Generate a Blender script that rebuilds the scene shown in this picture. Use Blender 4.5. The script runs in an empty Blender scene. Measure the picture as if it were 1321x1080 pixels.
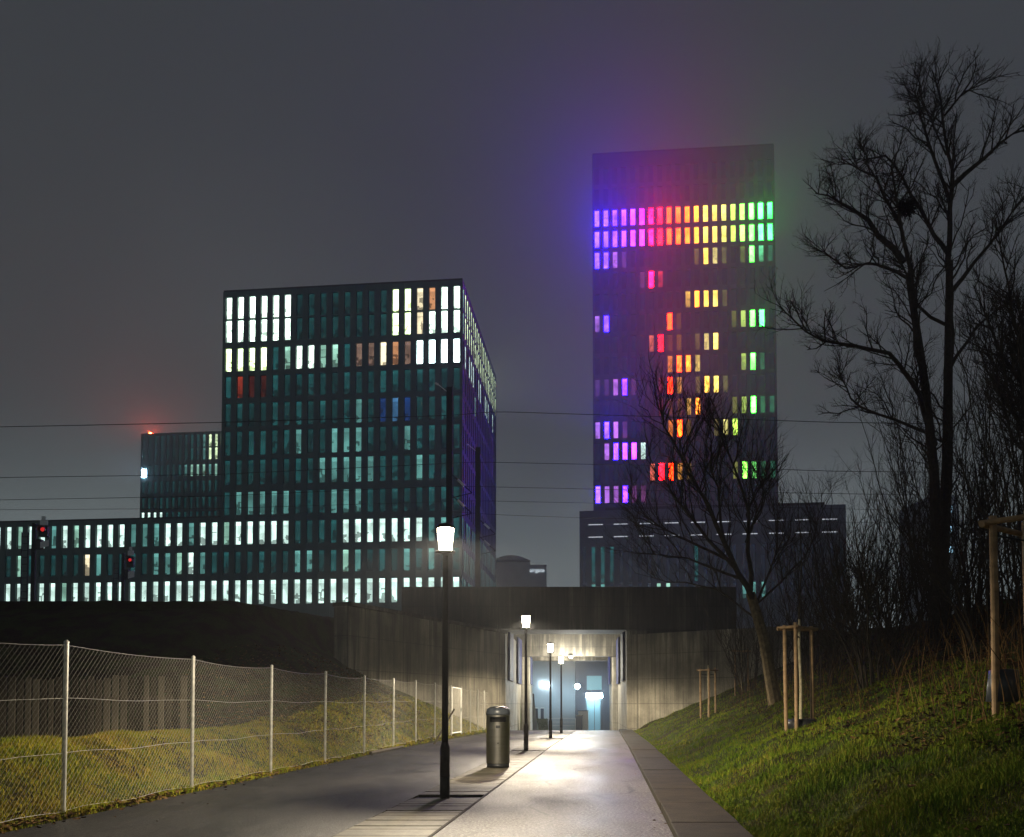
import bpy, math, random
import numpy as np
from mathutils import Vector, Matrix
R = random.Random(7)
NR = np.random.default_rng(11)
scene = bpy.context.scene
COL = scene.collection
# ---------------------------------------------------------------- camera model
F, W0, H0, PITCH = 1150.0, 1321.0, 1080.0, 0.04
CX, CY, CAMZ = 660.5, 909.0 - 1150.0 * math.tan(0.04), 1.4
def ray(u, v):
    xc, yc = (u - CX) / F, (CY - v) / F
    fw = math.cos(PITCH) - yc * math.sin(PITCH)
    return xc / fw, (math.sin(PITCH) + yc * math.cos(PITCH)) / fw
def P(u, v, Y):
    a, b = ray(u, v)
    return Vector((a * Y, Y, CAMZ + b * Y))
def PZ(u, v, z):
    a, b = ray(u, v)
    return P(u, v, (z - CAMZ) / b)
# ---------------------------------------------------------------- terrain
K = 0.1065
def XL(Y): return -6.6 + K * Y
def XR(Y): return 0.70 + K * Y
def ss(x, a, b):
    t = np.clip((x - a) / (b - a), 0, 1)
    return t * t * (3 - 2 * t)
def pz(Y): return np.interp(Y, [-60, 30, 48, 54, 110, 900], [0, 0, -.13, -.16, -2.7, -2.7])
PLAT = 5.4
WA, WB = (-7.0, 38.0), (-0.37, 53.0)       # left wing wall line
WC, WD = (6.85, 53.0), (15.0, 46.5)        # right wing wall line
def sdist(X, Y, A, B):
    dx, dy = B[0] - A[0], B[1] - A[1]
    L = math.hypot(dx, dy)
    return ((X - A[0]) * -dy + (Y - A[1]) * dx) / L
def hgt(X, Y):
    X = np.asarray(X, float); Y = np.asarray(Y, float)
    base = pz(Y)
    t = XL(Y) - X
    s = X - XR(Y) - .75
    bump = .05 * np.sin(X * 2.1 + 1.3 * np.sin(Y * .9)) * np.sin(Y * 1.7 + X * .6) + .03 * np.sin(X * 5.3 + Y * 2.2) * np.sin(Y * 4.1 - X)
    tp = np.maximum(t, 0)
    mound = .80 * ss(tp, 0, 2.3) - .45 * ss(tp, 2.5, 5)
    slope = PLAT * (1 - np.exp(-(tp * .70 / PLAT) ** 1.15)) * 1.0
    slope = np.minimum(PLAT, .68 * tp)
    w = ss(Y, 22, 36)
    hl = mound * (1 - w) + slope * w
    d = sdist(X, Y, WA, WB)
    hl = np.maximum(hl, np.where((X > -7.3) | (Y > 53), PLAT * ss(d, .3, .62), PLAT * ss(d, .3, 1.8)) * (Y > 34))
    hl = hl + bump * ss(tp, 0, .8) * (1 - .5 * w)
    sp = np.maximum(s, 0)
    hb = .45 * sp * ss(sp, -.6, 1.2)
    hb = np.where(hb > 4.2, 4.2 + (hb - 4.2) * .35, hb)
    hb = np.minimum(hb, 6.2)
    d2 = sdist(X, Y, WC, WD)
    hb = np.where((X > 6.0), np.maximum(hb, PLAT * ss(d2, .5, 1.0) * (Y > 42)), hb)
    hb = hb + bump * ss(sp, 0, .8) * 1.6
    far = 1 - ss(Y, 77, 88)
    h = np.where(t > 0, hl, np.where(s > 0, hb, 0)) * far
    incorr = (t <= 0) & (s <= 0)
    return base + h - np.where(incorr, .05, 0)
def hit(u, v, y0=4., y1=160.):
    a, b = ray(u, v)
    ys = np.arange(y0, y1, .04)
    k = np.argmax(CAMZ + b * ys <= hgt(a * ys, ys))
    return Vector((a * ys[k], ys[k], float(hgt(a * ys[k], ys[k]))))
# ---------------------------------------------------------------- mesh builder
class MB:
    def __init__(s): s.v = []; s.f = []; s.m = []; s.pane = set()
    def add(s, vs, fs, mi=0):
        n = len(s.v); s.v.extend(tuple(x) for x in vs)
        for f in fs: s.f.append(tuple(i + n for i in f)); s.m.append(mi)
    def obox(s, o, a, b, c, mi=0):
        o, a, b, c = Vector(o), Vector(a), Vector(b), Vector(c)
        if a.cross(b).dot(c) < 0: o = o + c; c = -c
        vs = [o, o + a, o + a + b, o + b, o + c, o + a + c, o + a + b + c, o + b + c]
        s.add(vs, [(3, 2, 1, 0), (4, 5, 6, 7), (0, 1, 5, 4), (1, 2, 6, 5), (2, 3, 7, 6), (3, 0, 4, 7)], mi); return s
    def box(s, x0, x1, y0, y1, z0, z1, mi=0):
        return s.obox((x0, y0, z0), (x1 - x0, 0, 0), (0, y1 - y0, 0), (0, 0, z1 - z0), mi)
    def quad(s, a, b, c, d, mi=0): s.add([a, b, c, d], [(0, 1, 2, 3)], mi); return s
    def tube(s, pts, rad, n=6, mi=0, cap=True):
        pts = [Vector(p) for p in pts]
        if not hasattr(rad, '__len__'): rad = [rad] * len(pts)
        vs = []; fs = []; N = len(pts)
        ref = None
        for i, p in enumerate(pts):
            t = (pts[min(i + 1, N - 1)] - pts[max(i - 1, 0)])
            if t.length < 1e-9: t = Vector((0, 0, 1))
            t.normalize()
            if ref is None:
                ref = Vector((1, 0, 0)) if abs(t.x) < .8 else Vector((0, 1, 0))
            a = (ref - t * ref.dot(t)).normalized(); b = t.cross(a); ref = a
            for k in range(n):
                an = 2 * math.pi * k / n
                vs.append(p + (a * math.cos(an) + b * math.sin(an)) * rad[i])
        for i in range(N - 1):
            for k in range(n):
                k2 = (k + 1) % n
                fs.append((i * n + k, i * n + k2, (i + 1) * n + k2, (i + 1) * n + k))
        if cap and n > 3:
            fs.append(tuple(range(n - 1, -1, -1))); fs.append(tuple((N - 1) * n + k for k in range(n)))
        s.add(vs, fs, mi); return s
    def lathe(s, prof, n=24, c=(0, 0, 0), mi=0):
        vs = []; fs = []
        for r, z in prof:
            for k in range(n):
                an = 2 * math.pi * k / n
                vs.append((c[0] + r * math.cos(an), c[1] + r * math.sin(an), c[2] + z))
        for i in range(len(prof) - 1):
            for k in range(n):
                k2 = (k + 1) % n
                fs.append((i * n + k, i * n + k2, (i + 1) * n + k2, (i + 1) * n + k))
        fs.append(tuple(range(n - 1, -1, -1))); fs.append(tuple((len(prof) - 1) * n + k for k in range(n)))
        s.add(vs, fs, mi); return s
    def build(s, name, mats, parent=None, smooth=False, bevel=0):
        me = bpy.data.meshes.new(name)
        me.from_pydata(s.v, [], s.f)
        if not isinstance(mats, (list, tuple)): mats = [mats]
        for m in mats: me.materials.append(m)
        me.polygons.foreach_set('material_index', s.m)
        if smooth: me.polygons.foreach_set('use_smooth', [True] * len(s.f))
        if s.pane:
            uvl = me.uv_layers.new(name='UVMap'); k = 0
            for fi, f in enumerate(s.f):
                if fi in s.pane:
                    for q, c in enumerate(((0, 0), (1, 0), (1, 1), (0, 1))): uvl.data[k + q].uv = c
                k += len(f)
        me.update()
        o = bpy.data.objects.new(name, me); COL.objects.link(o)
        if parent: o.parent = parent
        if bevel:
            b = o.modifiers.new('bevel', 'BEVEL'); b.width = bevel; b.segments = 2; b.limit_method = 'ANGLE'
        return o
def empty(name, loc, rz=0):
    o = bpy.data.objects.new(name, None); COL.objects.link(o)
    o.location = loc; o.rotation_euler = (0, 0, rz); o.empty_display_size = .3
    return o
def tag(o, label=None, cat=None, group=None, kind=None):
    if label: o['label'] = label
    if cat: o['category'] = cat
    if group: o['group'] = group
    if kind: o['kind'] = kind
    return o
def kids(o): return [c for c in bpy.data.objects if c.parent == o]
def copy_tree(o, parent=None):
    ch = kids(o)
    c = o.copy(); COL.objects.link(c)
    if parent: c.parent = parent
    for k in ch: copy_tree(k, c)
    return c
# ---------------------------------------------------------------- materials
class NT:
    def __init__(s, name):
        s.mat = bpy.data.materials.new(name); s.mat.use_nodes = True
        s.t = s.mat.node_tree; s.t.nodes.clear()
        s.out = s.n('ShaderNodeOutputMaterial')
        s.tc = s.n('ShaderNodeTexCoord')
    def n(s, typ, **kw):
        nd = s.t.nodes.new(typ)
        for k, v in kw.items(): setattr(nd, k, v)
        return nd
    def l(s, a, b): s.t.links.new(a, b)
    def noise(s, scale, detail=4, rough=.55, vec=None, sc=(1, 1, 1)):
        nz = s.n('ShaderNodeTexNoise'); nz.inputs['Scale'].default_value = scale
        nz.inputs['Detail'].default_value = detail; nz.inputs['Roughness'].default_value = rough
        src = vec or s.tc.outputs['Object']
        if sc != (1, 1, 1):
            mp = s.n('ShaderNodeMapping'); mp.inputs['Scale'].default_value = sc
            s.l(src, mp.inputs['Vector']); src = mp.outputs['Vector']
        s.l(src, nz.inputs['Vector']); return nz.outputs['Fac']
    def ramp(s, fac, stops):
        r = s.n('ShaderNodeValToRGB'); e = r.color_ramp.elements
        while len(e) < len(stops): e.new(.5)
        for el, (p, c) in zip(e, stops):
            el.position = p; el.color = (c, c, c, 1) if not hasattr(c, '__len__') else (*c, 1)
        s.l(fac, r.inputs['Fac']); return r.outputs['Color']
    def mix(s, fac, a, b, mode='MIX'):
        m = s.n('ShaderNodeMix', data_type='RGBA', blend_type=mode)
        for sock, v in ((m.inputs[0], fac), (m.inputs[6], a), (m.inputs[7], b)):
            if hasattr(v, 'links') or isinstance(v, bpy.types.NodeSocket): s.l(v, sock)
            elif hasattr(v, '__len__'): sock.default_value = (*v, 1)
            else: sock.default_value = v
        return m.outputs[2]
    def pbr(s, base, rough=.7, metal=0, bump=None, bstr=.3, bdist=.02, spec=None):
        p = s.n('ShaderNodeBsdfPrincipled')
        for sock, v in ((p.inputs['Base Color'], base), (p.inputs['Roughness'], rough), (p.inputs['Metallic'], metal)):
            if isinstance(v, bpy.types.NodeSocket): s.l(v, sock)
            elif hasattr(v, '__len__'): sock.default_value = (*v, 1)
            else: sock.default_value = v
        if spec is not None: p.inputs['Specular IOR Level'].default_value = spec
        if bump is not None:
            b = s.n('ShaderNodeBump'); b.inputs['Strength'].default_value = bstr; b.inputs['Distance'].default_value = bdist
            s.l(bump, b.inputs['Height']); s.l(b.outputs['Normal'], p.inputs['Normal'])
        s.l(p.outputs['BSDF'], s.out.inputs['Surface']); s.p = p
        return s.mat
def simple(name, c, rough=.7, metal=0, var=.35, scale=6, bstr=.15):
    t = NT(name); nz = t.noise(scale)
    col = t.ramp(nz, [(.3, tuple(x * (1 - var) for x in c)), (.7, tuple(min(1, x * (1 + var)) for x in c))])
    return t.pbr(col, rough, metal, bump=nz, bstr=bstr)
def concrete(name, c, streak=.55, sc=(5, 5, .35)):
    t = NT(name)
    st = t.noise(1.0, 6, .6, sc=sc); big = t.noise(.45, 5, .6); fine = t.noise(14, 5)
    boards = t.noise(1.0, 2, .5, sc=(11, 11, .02))
    a = t.ramp(st, [(.32, tuple(x * (1 - streak) for x in c)), (.62, c)])
    b = t.ramp(big, [(.35, .5), (.62, 1.1)])
    d = t.ramp(boards, [(.35, .72), (.65, 1.05)])
    g = t.ramp(fine, [(.3, .82), (.7, 1.08)])
    sx_ = t.n('ShaderNodeSeparateXYZ'); t.l(t.tc.outputs['Object'], sx_.inputs[0])
    ad = t.n('ShaderNodeMath', operation='MULTIPLY_ADD'); t.l(sx_.outputs['Y'], ad.inputs[0]); ad.inputs[1].default_value = .8; t.l(sx_.outputs['X'], ad.inputs[2])
    cb = t.n('ShaderNodeCombineXYZ'); t.l(ad.outputs[0], cb.inputs[0]); t.l(sx_.outputs['Z'], cb.inputs[1])
    bk = t.n('ShaderNodeTexBrick'); bk.offset = 0; bk.inputs['Scale'].default_value = 1; bk.inputs['Brick Width'].default_value = 2.6; bk.inputs['Row Height'].default_value = 1.45
    bk.inputs['Mortar Size'].default_value = .018; bk.inputs['Color1'].default_value = (1, 1, 1, 1); bk.inputs['Color2'].default_value = (.86, .86, .86, 1); bk.inputs['Mortar'].default_value = (.45, .45, .45, 1)
    t.l(cb.outputs[0], bk.inputs['Vector'])
    g = t.mix(1, g, bk.outputs['Color'], 'MULTIPLY')
    rn = t.noise(1.0, 5, .65, sc=(2.2, 2.2, .12))
    hs = t.n('ShaderNodeMapRange'); hs.inputs[1].default_value = 1.5; hs.inputs[2].default_value = 6.5; hs.inputs[3].default_value = -.16; hs.inputs[4].default_value = .12; t.l(sx_.outputs['Z'], hs.inputs[0])
    ra = t.n('ShaderNodeMath', operation='ADD'); t.l(rn, ra.inputs[0]); t.l(hs.outputs[0], ra.inputs[1])
    g = t.mix(1, g, t.ramp(ra.outputs[0], [(.46, 1.), (.58, .42)]), 'MULTIPLY')
    col = t.mix(1, t.mix(1, t.mix(1, a, b, 'MULTIPLY'), d, 'MULTIPLY'), g, 'MULTIPLY')
    return t.pbr(col, .8, bump=t.mix(.5, boards, fine), bstr=.35, bdist=.02)
M = {}
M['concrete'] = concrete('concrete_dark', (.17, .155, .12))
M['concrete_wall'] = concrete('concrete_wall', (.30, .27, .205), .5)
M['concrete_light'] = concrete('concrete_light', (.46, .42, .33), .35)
M['dark_metal'] = simple('dark_brown_metal', (.022, .015, .014), .7, 0, .25)
M['pole_black'] = simple('black_tar', (.004, .004, .004), .5, 0, .3)
M['galv'] = simple('galvanised_steel', (.45, .44, .40), .45, .6, .25, 12)
M['wire'] = simple('fence_wire', (.42, .40, .35), .5, .3, .15)
M['white_paint'] = simple('white_paint', (.7, .69, .64), .5, 0, .1)
M['cable'] = simple('cable', (.015, .016, .017), .6)
M['mast'] = simple('mast_steel', (.02, .022, .024), .6, .2)
M['plate'] = simple('white_plate', (.75, .76, .78), .5, 0, .08)
M['panel_blue'] = simple('blue_panel', (.016, .022, .085), .7, 0, .25); M['panel_blue'].node_tree.nodes['Principled BSDF'].inputs['Specular IOR Level'].default_value = .1
M['wood'] = simple('peeled_wood', (.36, .235, .125), .75, 0, .35, 9)
M['wood_pale'] = simple('pale_trunk', (.42, .37, .24), .8, 0, .35, 14)
M['rubber'] = simple('black_rubber', (.012, .013, .015), .45)
M['tub'] = simple('dark_tub', (.05, .058, .07), .35)
M['bark'] = simple('bark', (.045, .034, .024), .9, 0, .4, 12, .5)
M['bark_lit'] = simple('bark_lit_copy', (.16, .12, .065), .9, 0, .45, 10, .6)  # lit copy of the bark, light put into its colour
M['roofdark'] = simple('roof_dark', (.03, .034, .036), .7)
M['facade'] = simple('facade_panels', (.060, .098, .098), .55, 0, .18, .6, .05)
M['facade_tower'] = simple('facade_tower', (.085, .095, .11), .55, 0, .15, .6, .05)
M['facade_podium'] = simple('facade_podium', (.10, .12, .14), .55, 0, .18, .4, .05)
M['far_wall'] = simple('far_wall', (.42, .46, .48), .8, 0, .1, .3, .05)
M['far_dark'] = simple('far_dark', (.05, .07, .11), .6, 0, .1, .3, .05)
M['hall'] = simple('hall_cladding_hazed', (.42, .47, .48), .8, 0, .1, .3, .05)  # cladding tone raised, distance haze put into the colour
M['hedge'] = simple('hedge_leaves', (.07, .11, .035), .7, 0, .5, 8)
M['nest'] = simple('nest_twigs', (.02, .016, .012), .95)
# stainless steel bin
t = NT('brushed_steel'); nz = t.noise(1, 4, .5, sc=(1.5, 1.5, 25))
M['steel'] = t.pbr(t.ramp(nz, [(.3, (.30, .285, .255)), (.7, (.35, .335, .30))]), t.ramp(nz, [(.3, .30), (.7, .34)]), 1, bump=nz, bstr=.008)
def asphalt(name, c, r0, r1, spec=.5):
    t = NT(name)
    sp = t.noise(27, 5, .85); med = t.noise(9, 4); big = t.noise(.55, 5, .6, sc=(1, .4, 1)); lump = t.noise(30, 2)
    a = t.ramp(sp, [(.40, tuple(x * .15 for x in c)), (.5, c), (.60, tuple(x * 3.2 for x in c))])  # coarse grain; its bright specks also hold wet glints as colour
    b = t.ramp(big, [(.32, .55), (.68, 1.2)])
    m = t.ramp(med, [(.3, .85), (.7, 1.12)])
    col = t.mix(1, t.mix(1, a, b, 'MULTIPLY'), m, 'MULTIPLY')
    wv = t.n('ShaderNodeMix', data_type='VECTOR'); wv.inputs[0].default_value = .12
    nzc = t.n('ShaderNodeTexNoise'); nzc.inputs['Scale'].default_value = 2.5; t.l(t.tc.outputs['Object'], nzc.inputs['Vector'])
    t.l(t.tc.outputs['Object'], wv.inputs[4]); t.l(nzc.outputs['Color'], wv.inputs[5])
    ck = t.n('ShaderNodeTexVoronoi', feature='DISTANCE_TO_EDGE'); ck.inputs['Scale'].default_value = .55; t.l(wv.outputs[1], ck.inputs['Vector'])
    ckm = t.ramp(ck.outputs['Distance'], [(.006, .25), (.016, 1)])
    msk = t.ramp(t.noise(.4, 2), [(.48, 0), (.56, 1)])
    col = t.mix(1, col, t.mix(msk, (1, 1, 1), ckm), 'MULTIPLY')
    damp = t.ramp(t.noise(.8, 6, .7, sc=(1, .5, 1)), [(.50, 1), (.60, .6)])
    col = t.mix(1, col, damp, 'MULTIPLY')
    rg = t.ramp(big, [(.35, r0), (.65, r1)])
    return t.pbr(col, rg, bump=t.mix(.5, sp, lump), bstr=.8, bdist=.02, spec=spec)
M['asphalt_dark'] = asphalt('asphalt_dark', (.021, .020, .018), .36, .6, .35)
M['asphalt_light'] = asphalt('asphalt_light', (.088, .083, .074), .44, .64, .4)
t = NT('paving'); a = t.noise(5, 5); b = t.noise(40, 3); c = t.noise(1.1, 4)
col = t.mix(1, t.mix(1, t.ramp(a, [(.3, (.065, .055, .035)), (.7, (.15, .13, .088))]), t.ramp(b, [(.3, .75), (.7, 1.15)]), 'MULTIPLY'), t.ramp(c, [(.3, .6), (.65, 1.1)]), 'MULTIPLY')
M['paver'] = t.pbr(col, .6, bump=b, bstr=.3, bdist=.01)
t = NT('kerb_concrete'); a = t.noise(2.2, 6, .65); b = t.noise(50, 3)
col = t.mix(1, t.ramp(a, [(.3, (.012, .008, .004)), (.65, (.036, .027, .015))]), t.ramp(b, [(.3, .7), (.7, 1.2)]), 'MULTIPLY')
M['kerb'] = t.pbr(col, .8, bump=b, bstr=.5, bdist=.01, spec=.2)
# soil / leaf litter ground
t = NT('soil'); a = t.noise(1.3, 6, .6); b = t.noise(28, 4, .7); c = t.noise(.5, 3)
gr = t.ramp(b, [(.3, (.012, .016, .004)), (.55, (.040, .055, .010)), (.75, (.09, .085, .02))])
br = t.ramp(b, [(.3, (.010, .007, .004)), (.55, (.030, .020, .010)), (.78, (.085, .058, .030))])
M['soil'] = t.pbr(t.mix(t.ramp(a, [(.42, 0), (.58, 1)]), gr, br), .95, bump=b, bstr=.9, bdist=.05, spec=.08)
def blades(name, stops, rough=.6):
    t = NT(name)
    g = t.n('ShaderNodeNewGeometry')
    patch = t.noise(.9, 4); 
    m = t.n('ShaderNodeMath', operation='MULTIPLY_ADD'); m.inputs[1].default_value = 1.5; m.inputs[2].default_value = -.45
    t.l(patch, m.inputs[0])
    av = t.n('ShaderNodeMath', operation='MULTIPLY_ADD'); av.inputs[1].default_value = .55
    t.l(g.outputs['Random Per Island'], av.inputs[0]); 
    sc = t.n('ShaderNodeMath', operation='MULTIPLY'); sc.inputs[1].default_value = .6
    t.l(m.outputs[0], sc.inputs[0]); t.l(sc.outputs[0], av.inputs[2])
    return t.pbr(t.ramp(av.outputs[0], stops), .9, spec=.08)
M['plank'] = blades('old_planks', [(.2, (.035, .028, .02)), (.5, (.11, .09, .065)), (.85, (.21, .18, .13))])
M['grass'] = blades('grass_green', [(.12, (.05, .11, .006)), (.45, (.13, .20, .012)), (.68, (.22, .21, .02)), (.92, (.22, .14, .045))])
M['grass_dry'] = blades('grass_dry', [(.1, (.09, .17, .008)), (.4, (.26, .26, .018)), (.68, (.38, .27, .03)), (.92, (.28, .15, .04))])
M['leaf'] = blades('dead_leaves', [(.15, (.035, .018, .008)), (.5, (.11, .060, .022)), (.85, (.26, .17, .07))], .7)
M['leaf_pale'] = simple('pale_leaf', (.36, .22, .10), .7)
# emitters
def lit(name, c, s, pattern=True, lo_=.3, base=(.02, .03, .03), rough=.15):
    t = NT(name)
    t.pbr(base, rough)
    p = t.p
    if pattern:
        uv = t.n('ShaderNodeUVMap'); sp = t.n('ShaderNodeSeparateXYZ'); t.l(uv.outputs[0], sp.inputs[0]); V_ = sp.outputs['Y']
        lo = t.noise(.8, 1); lo2 = t.noise(.37, 2, sc=(1, 1, .6))
        def mth(op, a, b):
            m_ = t.n('ShaderNodeMath', operation=op)
            for k_, x_ in enumerate((a, b)):
                if isinstance(x_, bpy.types.NodeSocket): t.l(x_, m_.inputs[k_])
                else: m_.inputs[k_].default_value = x_
            return m_.outputs[0]
        bl = t.n('ShaderNodeTexWave', wave_type='BANDS', bands_direction='Z', wave_profile='SIN')
        bl.inputs['Scale'].default_value = 1.9; t.l(t.tc.outputs['Object'], bl.inputs['Vector'])
        drop = t.ramp(lo, [(.38, 1.), (.62, .3)])                  # how far the blind is let down
        blind = mth('GREATER_THAN', V_, drop)
        vo = t.n('ShaderNodeTexVoronoi', distance='CHEBYCHEV'); vo.inputs['Scale'].default_value = 1.5; t.l(t.tc.outputs['Object'], vo.inputs['Vector'])
        sc_ = t.n('ShaderNodeSeparateColor'); t.l(vo.outputs['Color'], sc_.inputs[0])
        furn = mth('MULTIPLY', mth('GREATER_THAN', sc_.outputs[0], .42), mth('LESS_THAN', V_, mth('MULTIPLY', sc_.outputs[1], .62)))
        ceil = mth('GREATER_THAN', V_, .84)
        f1 = t.mix(furn, (1, 1, 1), (lo_, lo_, lo_))
        f2 = t.mix(mth('MULTIPLY', blind, .6), (1, 1, 1), t.ramp(bl.outputs['Fac'], [(.2, .35), (.6, 1.)]))
        f3 = t.mix(mth('MULTIPLY', ceil, 1 - lo_), (.85, .85, .85), (1.5, 1.5, 1.5))
        f = t.mix(1, t.mix(1, f1, f2, 'MULTIPLY'), f3, 'MULTIPLY')
        f = t.mix(1, f, t.ramp(lo2, [(.35, .5), (.65, 1.2)]), 'MULTIPLY')
        t.l(t.mix(1, f, c, 'MULTIPLY'), p.inputs['Emission Color'])
    else:
        p.inputs['Emission Color'].default_value = (*c, 1)
    p.inputs['Emission Strength'].default_value = s
    return t.mat
WM = {
 'W': lit('window_white', (.70, 1., .90), 1.75), 'V': lit('window_bright', (.74, 1., .97), 24., True, .8), 'T': lit('window_top_white', (.74, 1., .82), 6.), 'Z': lit('window_top_yellow', (.74, 1., .45), 6.),
 'Y': lit('window_yellowgreen', (.78, 1., .58), 2.2), 'w': lit('window_warm', (1., .86, .55), 1.7),
 'o': lit('window_orange', (1., .45, .2), .7), 'g': lit('window_green', (.5, 1., .78), .8),
 'm': lit('window_mid', (.30, .9, .82), .40), 'd': lit('window_dim', (.08, .65, .66), .13),
 '.': lit('window_dark', (.06, .60, .60), .075), 'p': lit('window_pink', (1., .62, .45), .3),
 'r': lit('window_red', (1., .10, .04), .30), 'q': lit('window_dimred', (1., .12, .06), .06),
 'b': lit('window_blue', (.05, .25, 1.), .14), 'B': lit('window_blueglow', (.15, .5, 1.), .4),
 'n': lit('window_night', (.15, .25, .45), .045), 'u': lit('window_purple', (.25, .08, .9), .5), 'v': lit('window_violet_reflection', (.24, .18, .9), .025),  # violet: tower light mirrored in the side glass, put in as glow
}
# ---------------------------------------------------------------- setting: ground
def axis(lo, a, b, hi, fine, n):
    l = list(np.linspace(lo, a, n, endpoint=False)) + list(np.arange(a, b, fine)) + list(np.linspace(b, hi, n))
    return np.array(l)
xs = axis(-600, -16, 20, 600, .3, 26); ys = axis(-40, 2, 62, 700, .3, 40)
ys = np.array(sorted(set(np.round(list(ys) + list(np.arange(62, 92, 1.0)), 3))))
GX, GY = np.meshgrid(xs, ys); GZ = hgt(GX, GY)
g = MB(); g.v = [tuple(p) for p in np.stack([GX.ravel(), GY.ravel(), GZ.ravel()], 1).tolist()]
nx = len(xs)
for j in range(len(ys) - 1):
    for i in range(nx - 1):
        a = j * nx + i; g.f.append((a, a + 1, a + nx + 1, a + nx)); g.m.append(0)
tag(g.build('ground', M['soil'], smooth=True), kind='structure')
def strip(name, o0, o1, y0, y1, mat, dz=0., step=1.):
    m = MB(); yy = np.arange(y0, y1 + .01, step)
    nW = 4
    for j, y in enumerate(yy):
        for i in range(nW + 1):
            o = o0 + (o1 - o0) * i / nW
            m.v.append((o + K * y, y, float(pz(y)) + dz))
    for j in range(len(yy) - 1):
        for i in range(nW):
            a = j * (nW + 1) + i; m.f.append((a, a + 1, a + nW + 2, a + nW + 1)); m.m.append(0)
    return tag(m.build(name, mat), kind='structure')
strip('left_path', -6.6, -2.93, -20, 112, M['asphalt_dark'])
strip('right_path', -1.88, .70, -20, 112, M['asphalt_light'])
strip('paving_bed', -2.94, -1.87, -20, 112, M['pole_black'], -.03)
pv = MB(); y = 2.0
while y < 60:
    d = R.uniform(.24, .27)
    z = float(pz(y)) - .03
    o = R.uniform(-.012, .012)
    skip = any(abs(y + d / 2 - ly) < .25 for ly in (13.55, 27.1, 38.8, 48.0))
    if not skip:
        x = -2.92 + K * y + o
        pv.obox((x, y, z), (1.02, 0, 0), (K * d, d - R.uniform(.018, .03), 0), (0, 0, .03 + R.uniform(.0, .008)))
    y += d
tag(pv.build('paving_strip', M['paver'], bevel=.006), kind='structure')
ed = MB(); y = 2.0
while y < 60:
    z = float(pz(y))
    ed.obox((-1.895 + K * y, y, z - .05), (.035, 0, 0), (K * 1.99, 1.99, float(pz(y + 2)) - z), (0, 0, .06)); y += 2
tag(ed.build('paving_edge', M['kerb']), kind='structure')
kb = MB(); y = -6.
while y < 53:
    z = float(pz(y)); dz = float(pz(y + 2.)) - z
    kb.obox((.70 + K * y + R.uniform(0, .012), y, z - .25), (.76, 0, 0), (K * 1.985, 1.985, dz), (0, 0, .25 + .085 + R.uniform(0, .008))); y += 2.
tag(kb.build('kerb', M['kerb'], bevel=.012), kind='structure')
# ---------------------------------------------------------------- underpass: walls and bridges
def wallseg(mb, A, B, zb, zt, th, mi=0):
    A, B = Vector((A[0], A[1], zb)), Vector((B[0], B[1], zb))
    d = (B - A); n = Vector((-d.y, d.x, 0)).normalized()
    mb.obox(A, d, n * th, (0, 0, zt - zb), mi)
bY0, bY1 = 53.0, 56.4
zpar = P(700, 757, bY0).z; zsof = P(700, 812.5, bY0).z
xl0, xl1 = P(652, 909, bY0).x, P(672.5, 909, 67.9).x
xr0, xr1 = P(808.5, 909, bY0).x, P(797, 909, 67.9).x
xpl, xpr = P(518, 770, bY0).x, P(950, 770, bY0).x
ub = tag(empty('railway_underpass', (xl0, bY0, 0)), 'dark concrete rail bridge with a plain solid parapet over the lit path', 'bridge')
def at(o, parent):
    o.parent = parent; o.matrix_parent_inverse = Matrix.Translation(parent.location).inverted(); return o
m = MB(); m.box(xpl, xpr, bY0 + .004, bY1, zsof, zpar)
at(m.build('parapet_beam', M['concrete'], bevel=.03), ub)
# abutment walls with lit inner faces, straight from the first bridge to the second
m = MB()
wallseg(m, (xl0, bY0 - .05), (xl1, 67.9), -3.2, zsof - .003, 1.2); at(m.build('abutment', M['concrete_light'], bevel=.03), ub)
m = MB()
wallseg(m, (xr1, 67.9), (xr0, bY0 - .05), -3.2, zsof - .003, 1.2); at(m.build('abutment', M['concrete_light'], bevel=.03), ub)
for xa_, xb_ in ((xl0 - 7, xl0 - 1.19), (xr0 + 1.19, xr0 + 9)):
    m = MB(); m.box(xa_, xb_, bY0 + .02, bY1, -2, zsof - .003); at(m.build('cheek_wall', M['concrete']), ub)
def innerpt(side, Y):
    k = (Y - bY0) / (67.9 - bY0)
    return (xl0 + (xl1 - xl0) * k) if side < 0 else (xr0 + (xr1 - xr0) * k)
for side in (-1, 1):
    for (ya, yb) in ((54.6, 57.6), (62.3, 66.0)):
        m = MB(); z0, z1 = P(700, 879, 57).z, P(700, 815, 58).z
        xa, xb = innerpt(side, ya), innerpt(side, yb)
        m.obox((xa - side * .02, ya, z0), (xb - xa, yb - ya, 0), (-side * .14, 0, 0), (0, 0, z1 - z0))
        at(m.build('wall_panel', M['panel_blue'], bevel=.015), ub)
sb = tag(empty('second_rail_bridge', (xl1, 68, 0)), 'lower concrete bridge behind the first one, framing the bluish far view', 'bridge')
zs2 = P(700, 846.5, 68).z
p2l, p2r = P(683.5, 909, 68).x, P(790, 909, 68).x
e2l, e2r = P(687, 909, 75).x, P(786.5, 909, 75).x
m = MB(); m.box(xl1 - 8, xr1 + 8, 68, 68.8, zs2, zpar - .2); at(m.build('edge_beam', M['concrete_wall'], bevel=.03), sb)
m = MB(); m.box(xl1 - 6, xr1 + 6, 68.81, 74.2, zs2 + .35, zs2 + 1.2); at(m.build('deck_slab', M['concrete_light']), sb)
m = MB(); m.box(xl1 - 6, xr1 + 6, 74.21, 75, zs2 - .05, zs2 + 1.3); at(m.build('edge_beam', M['concrete_light'], bevel=.02), sb)
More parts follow.
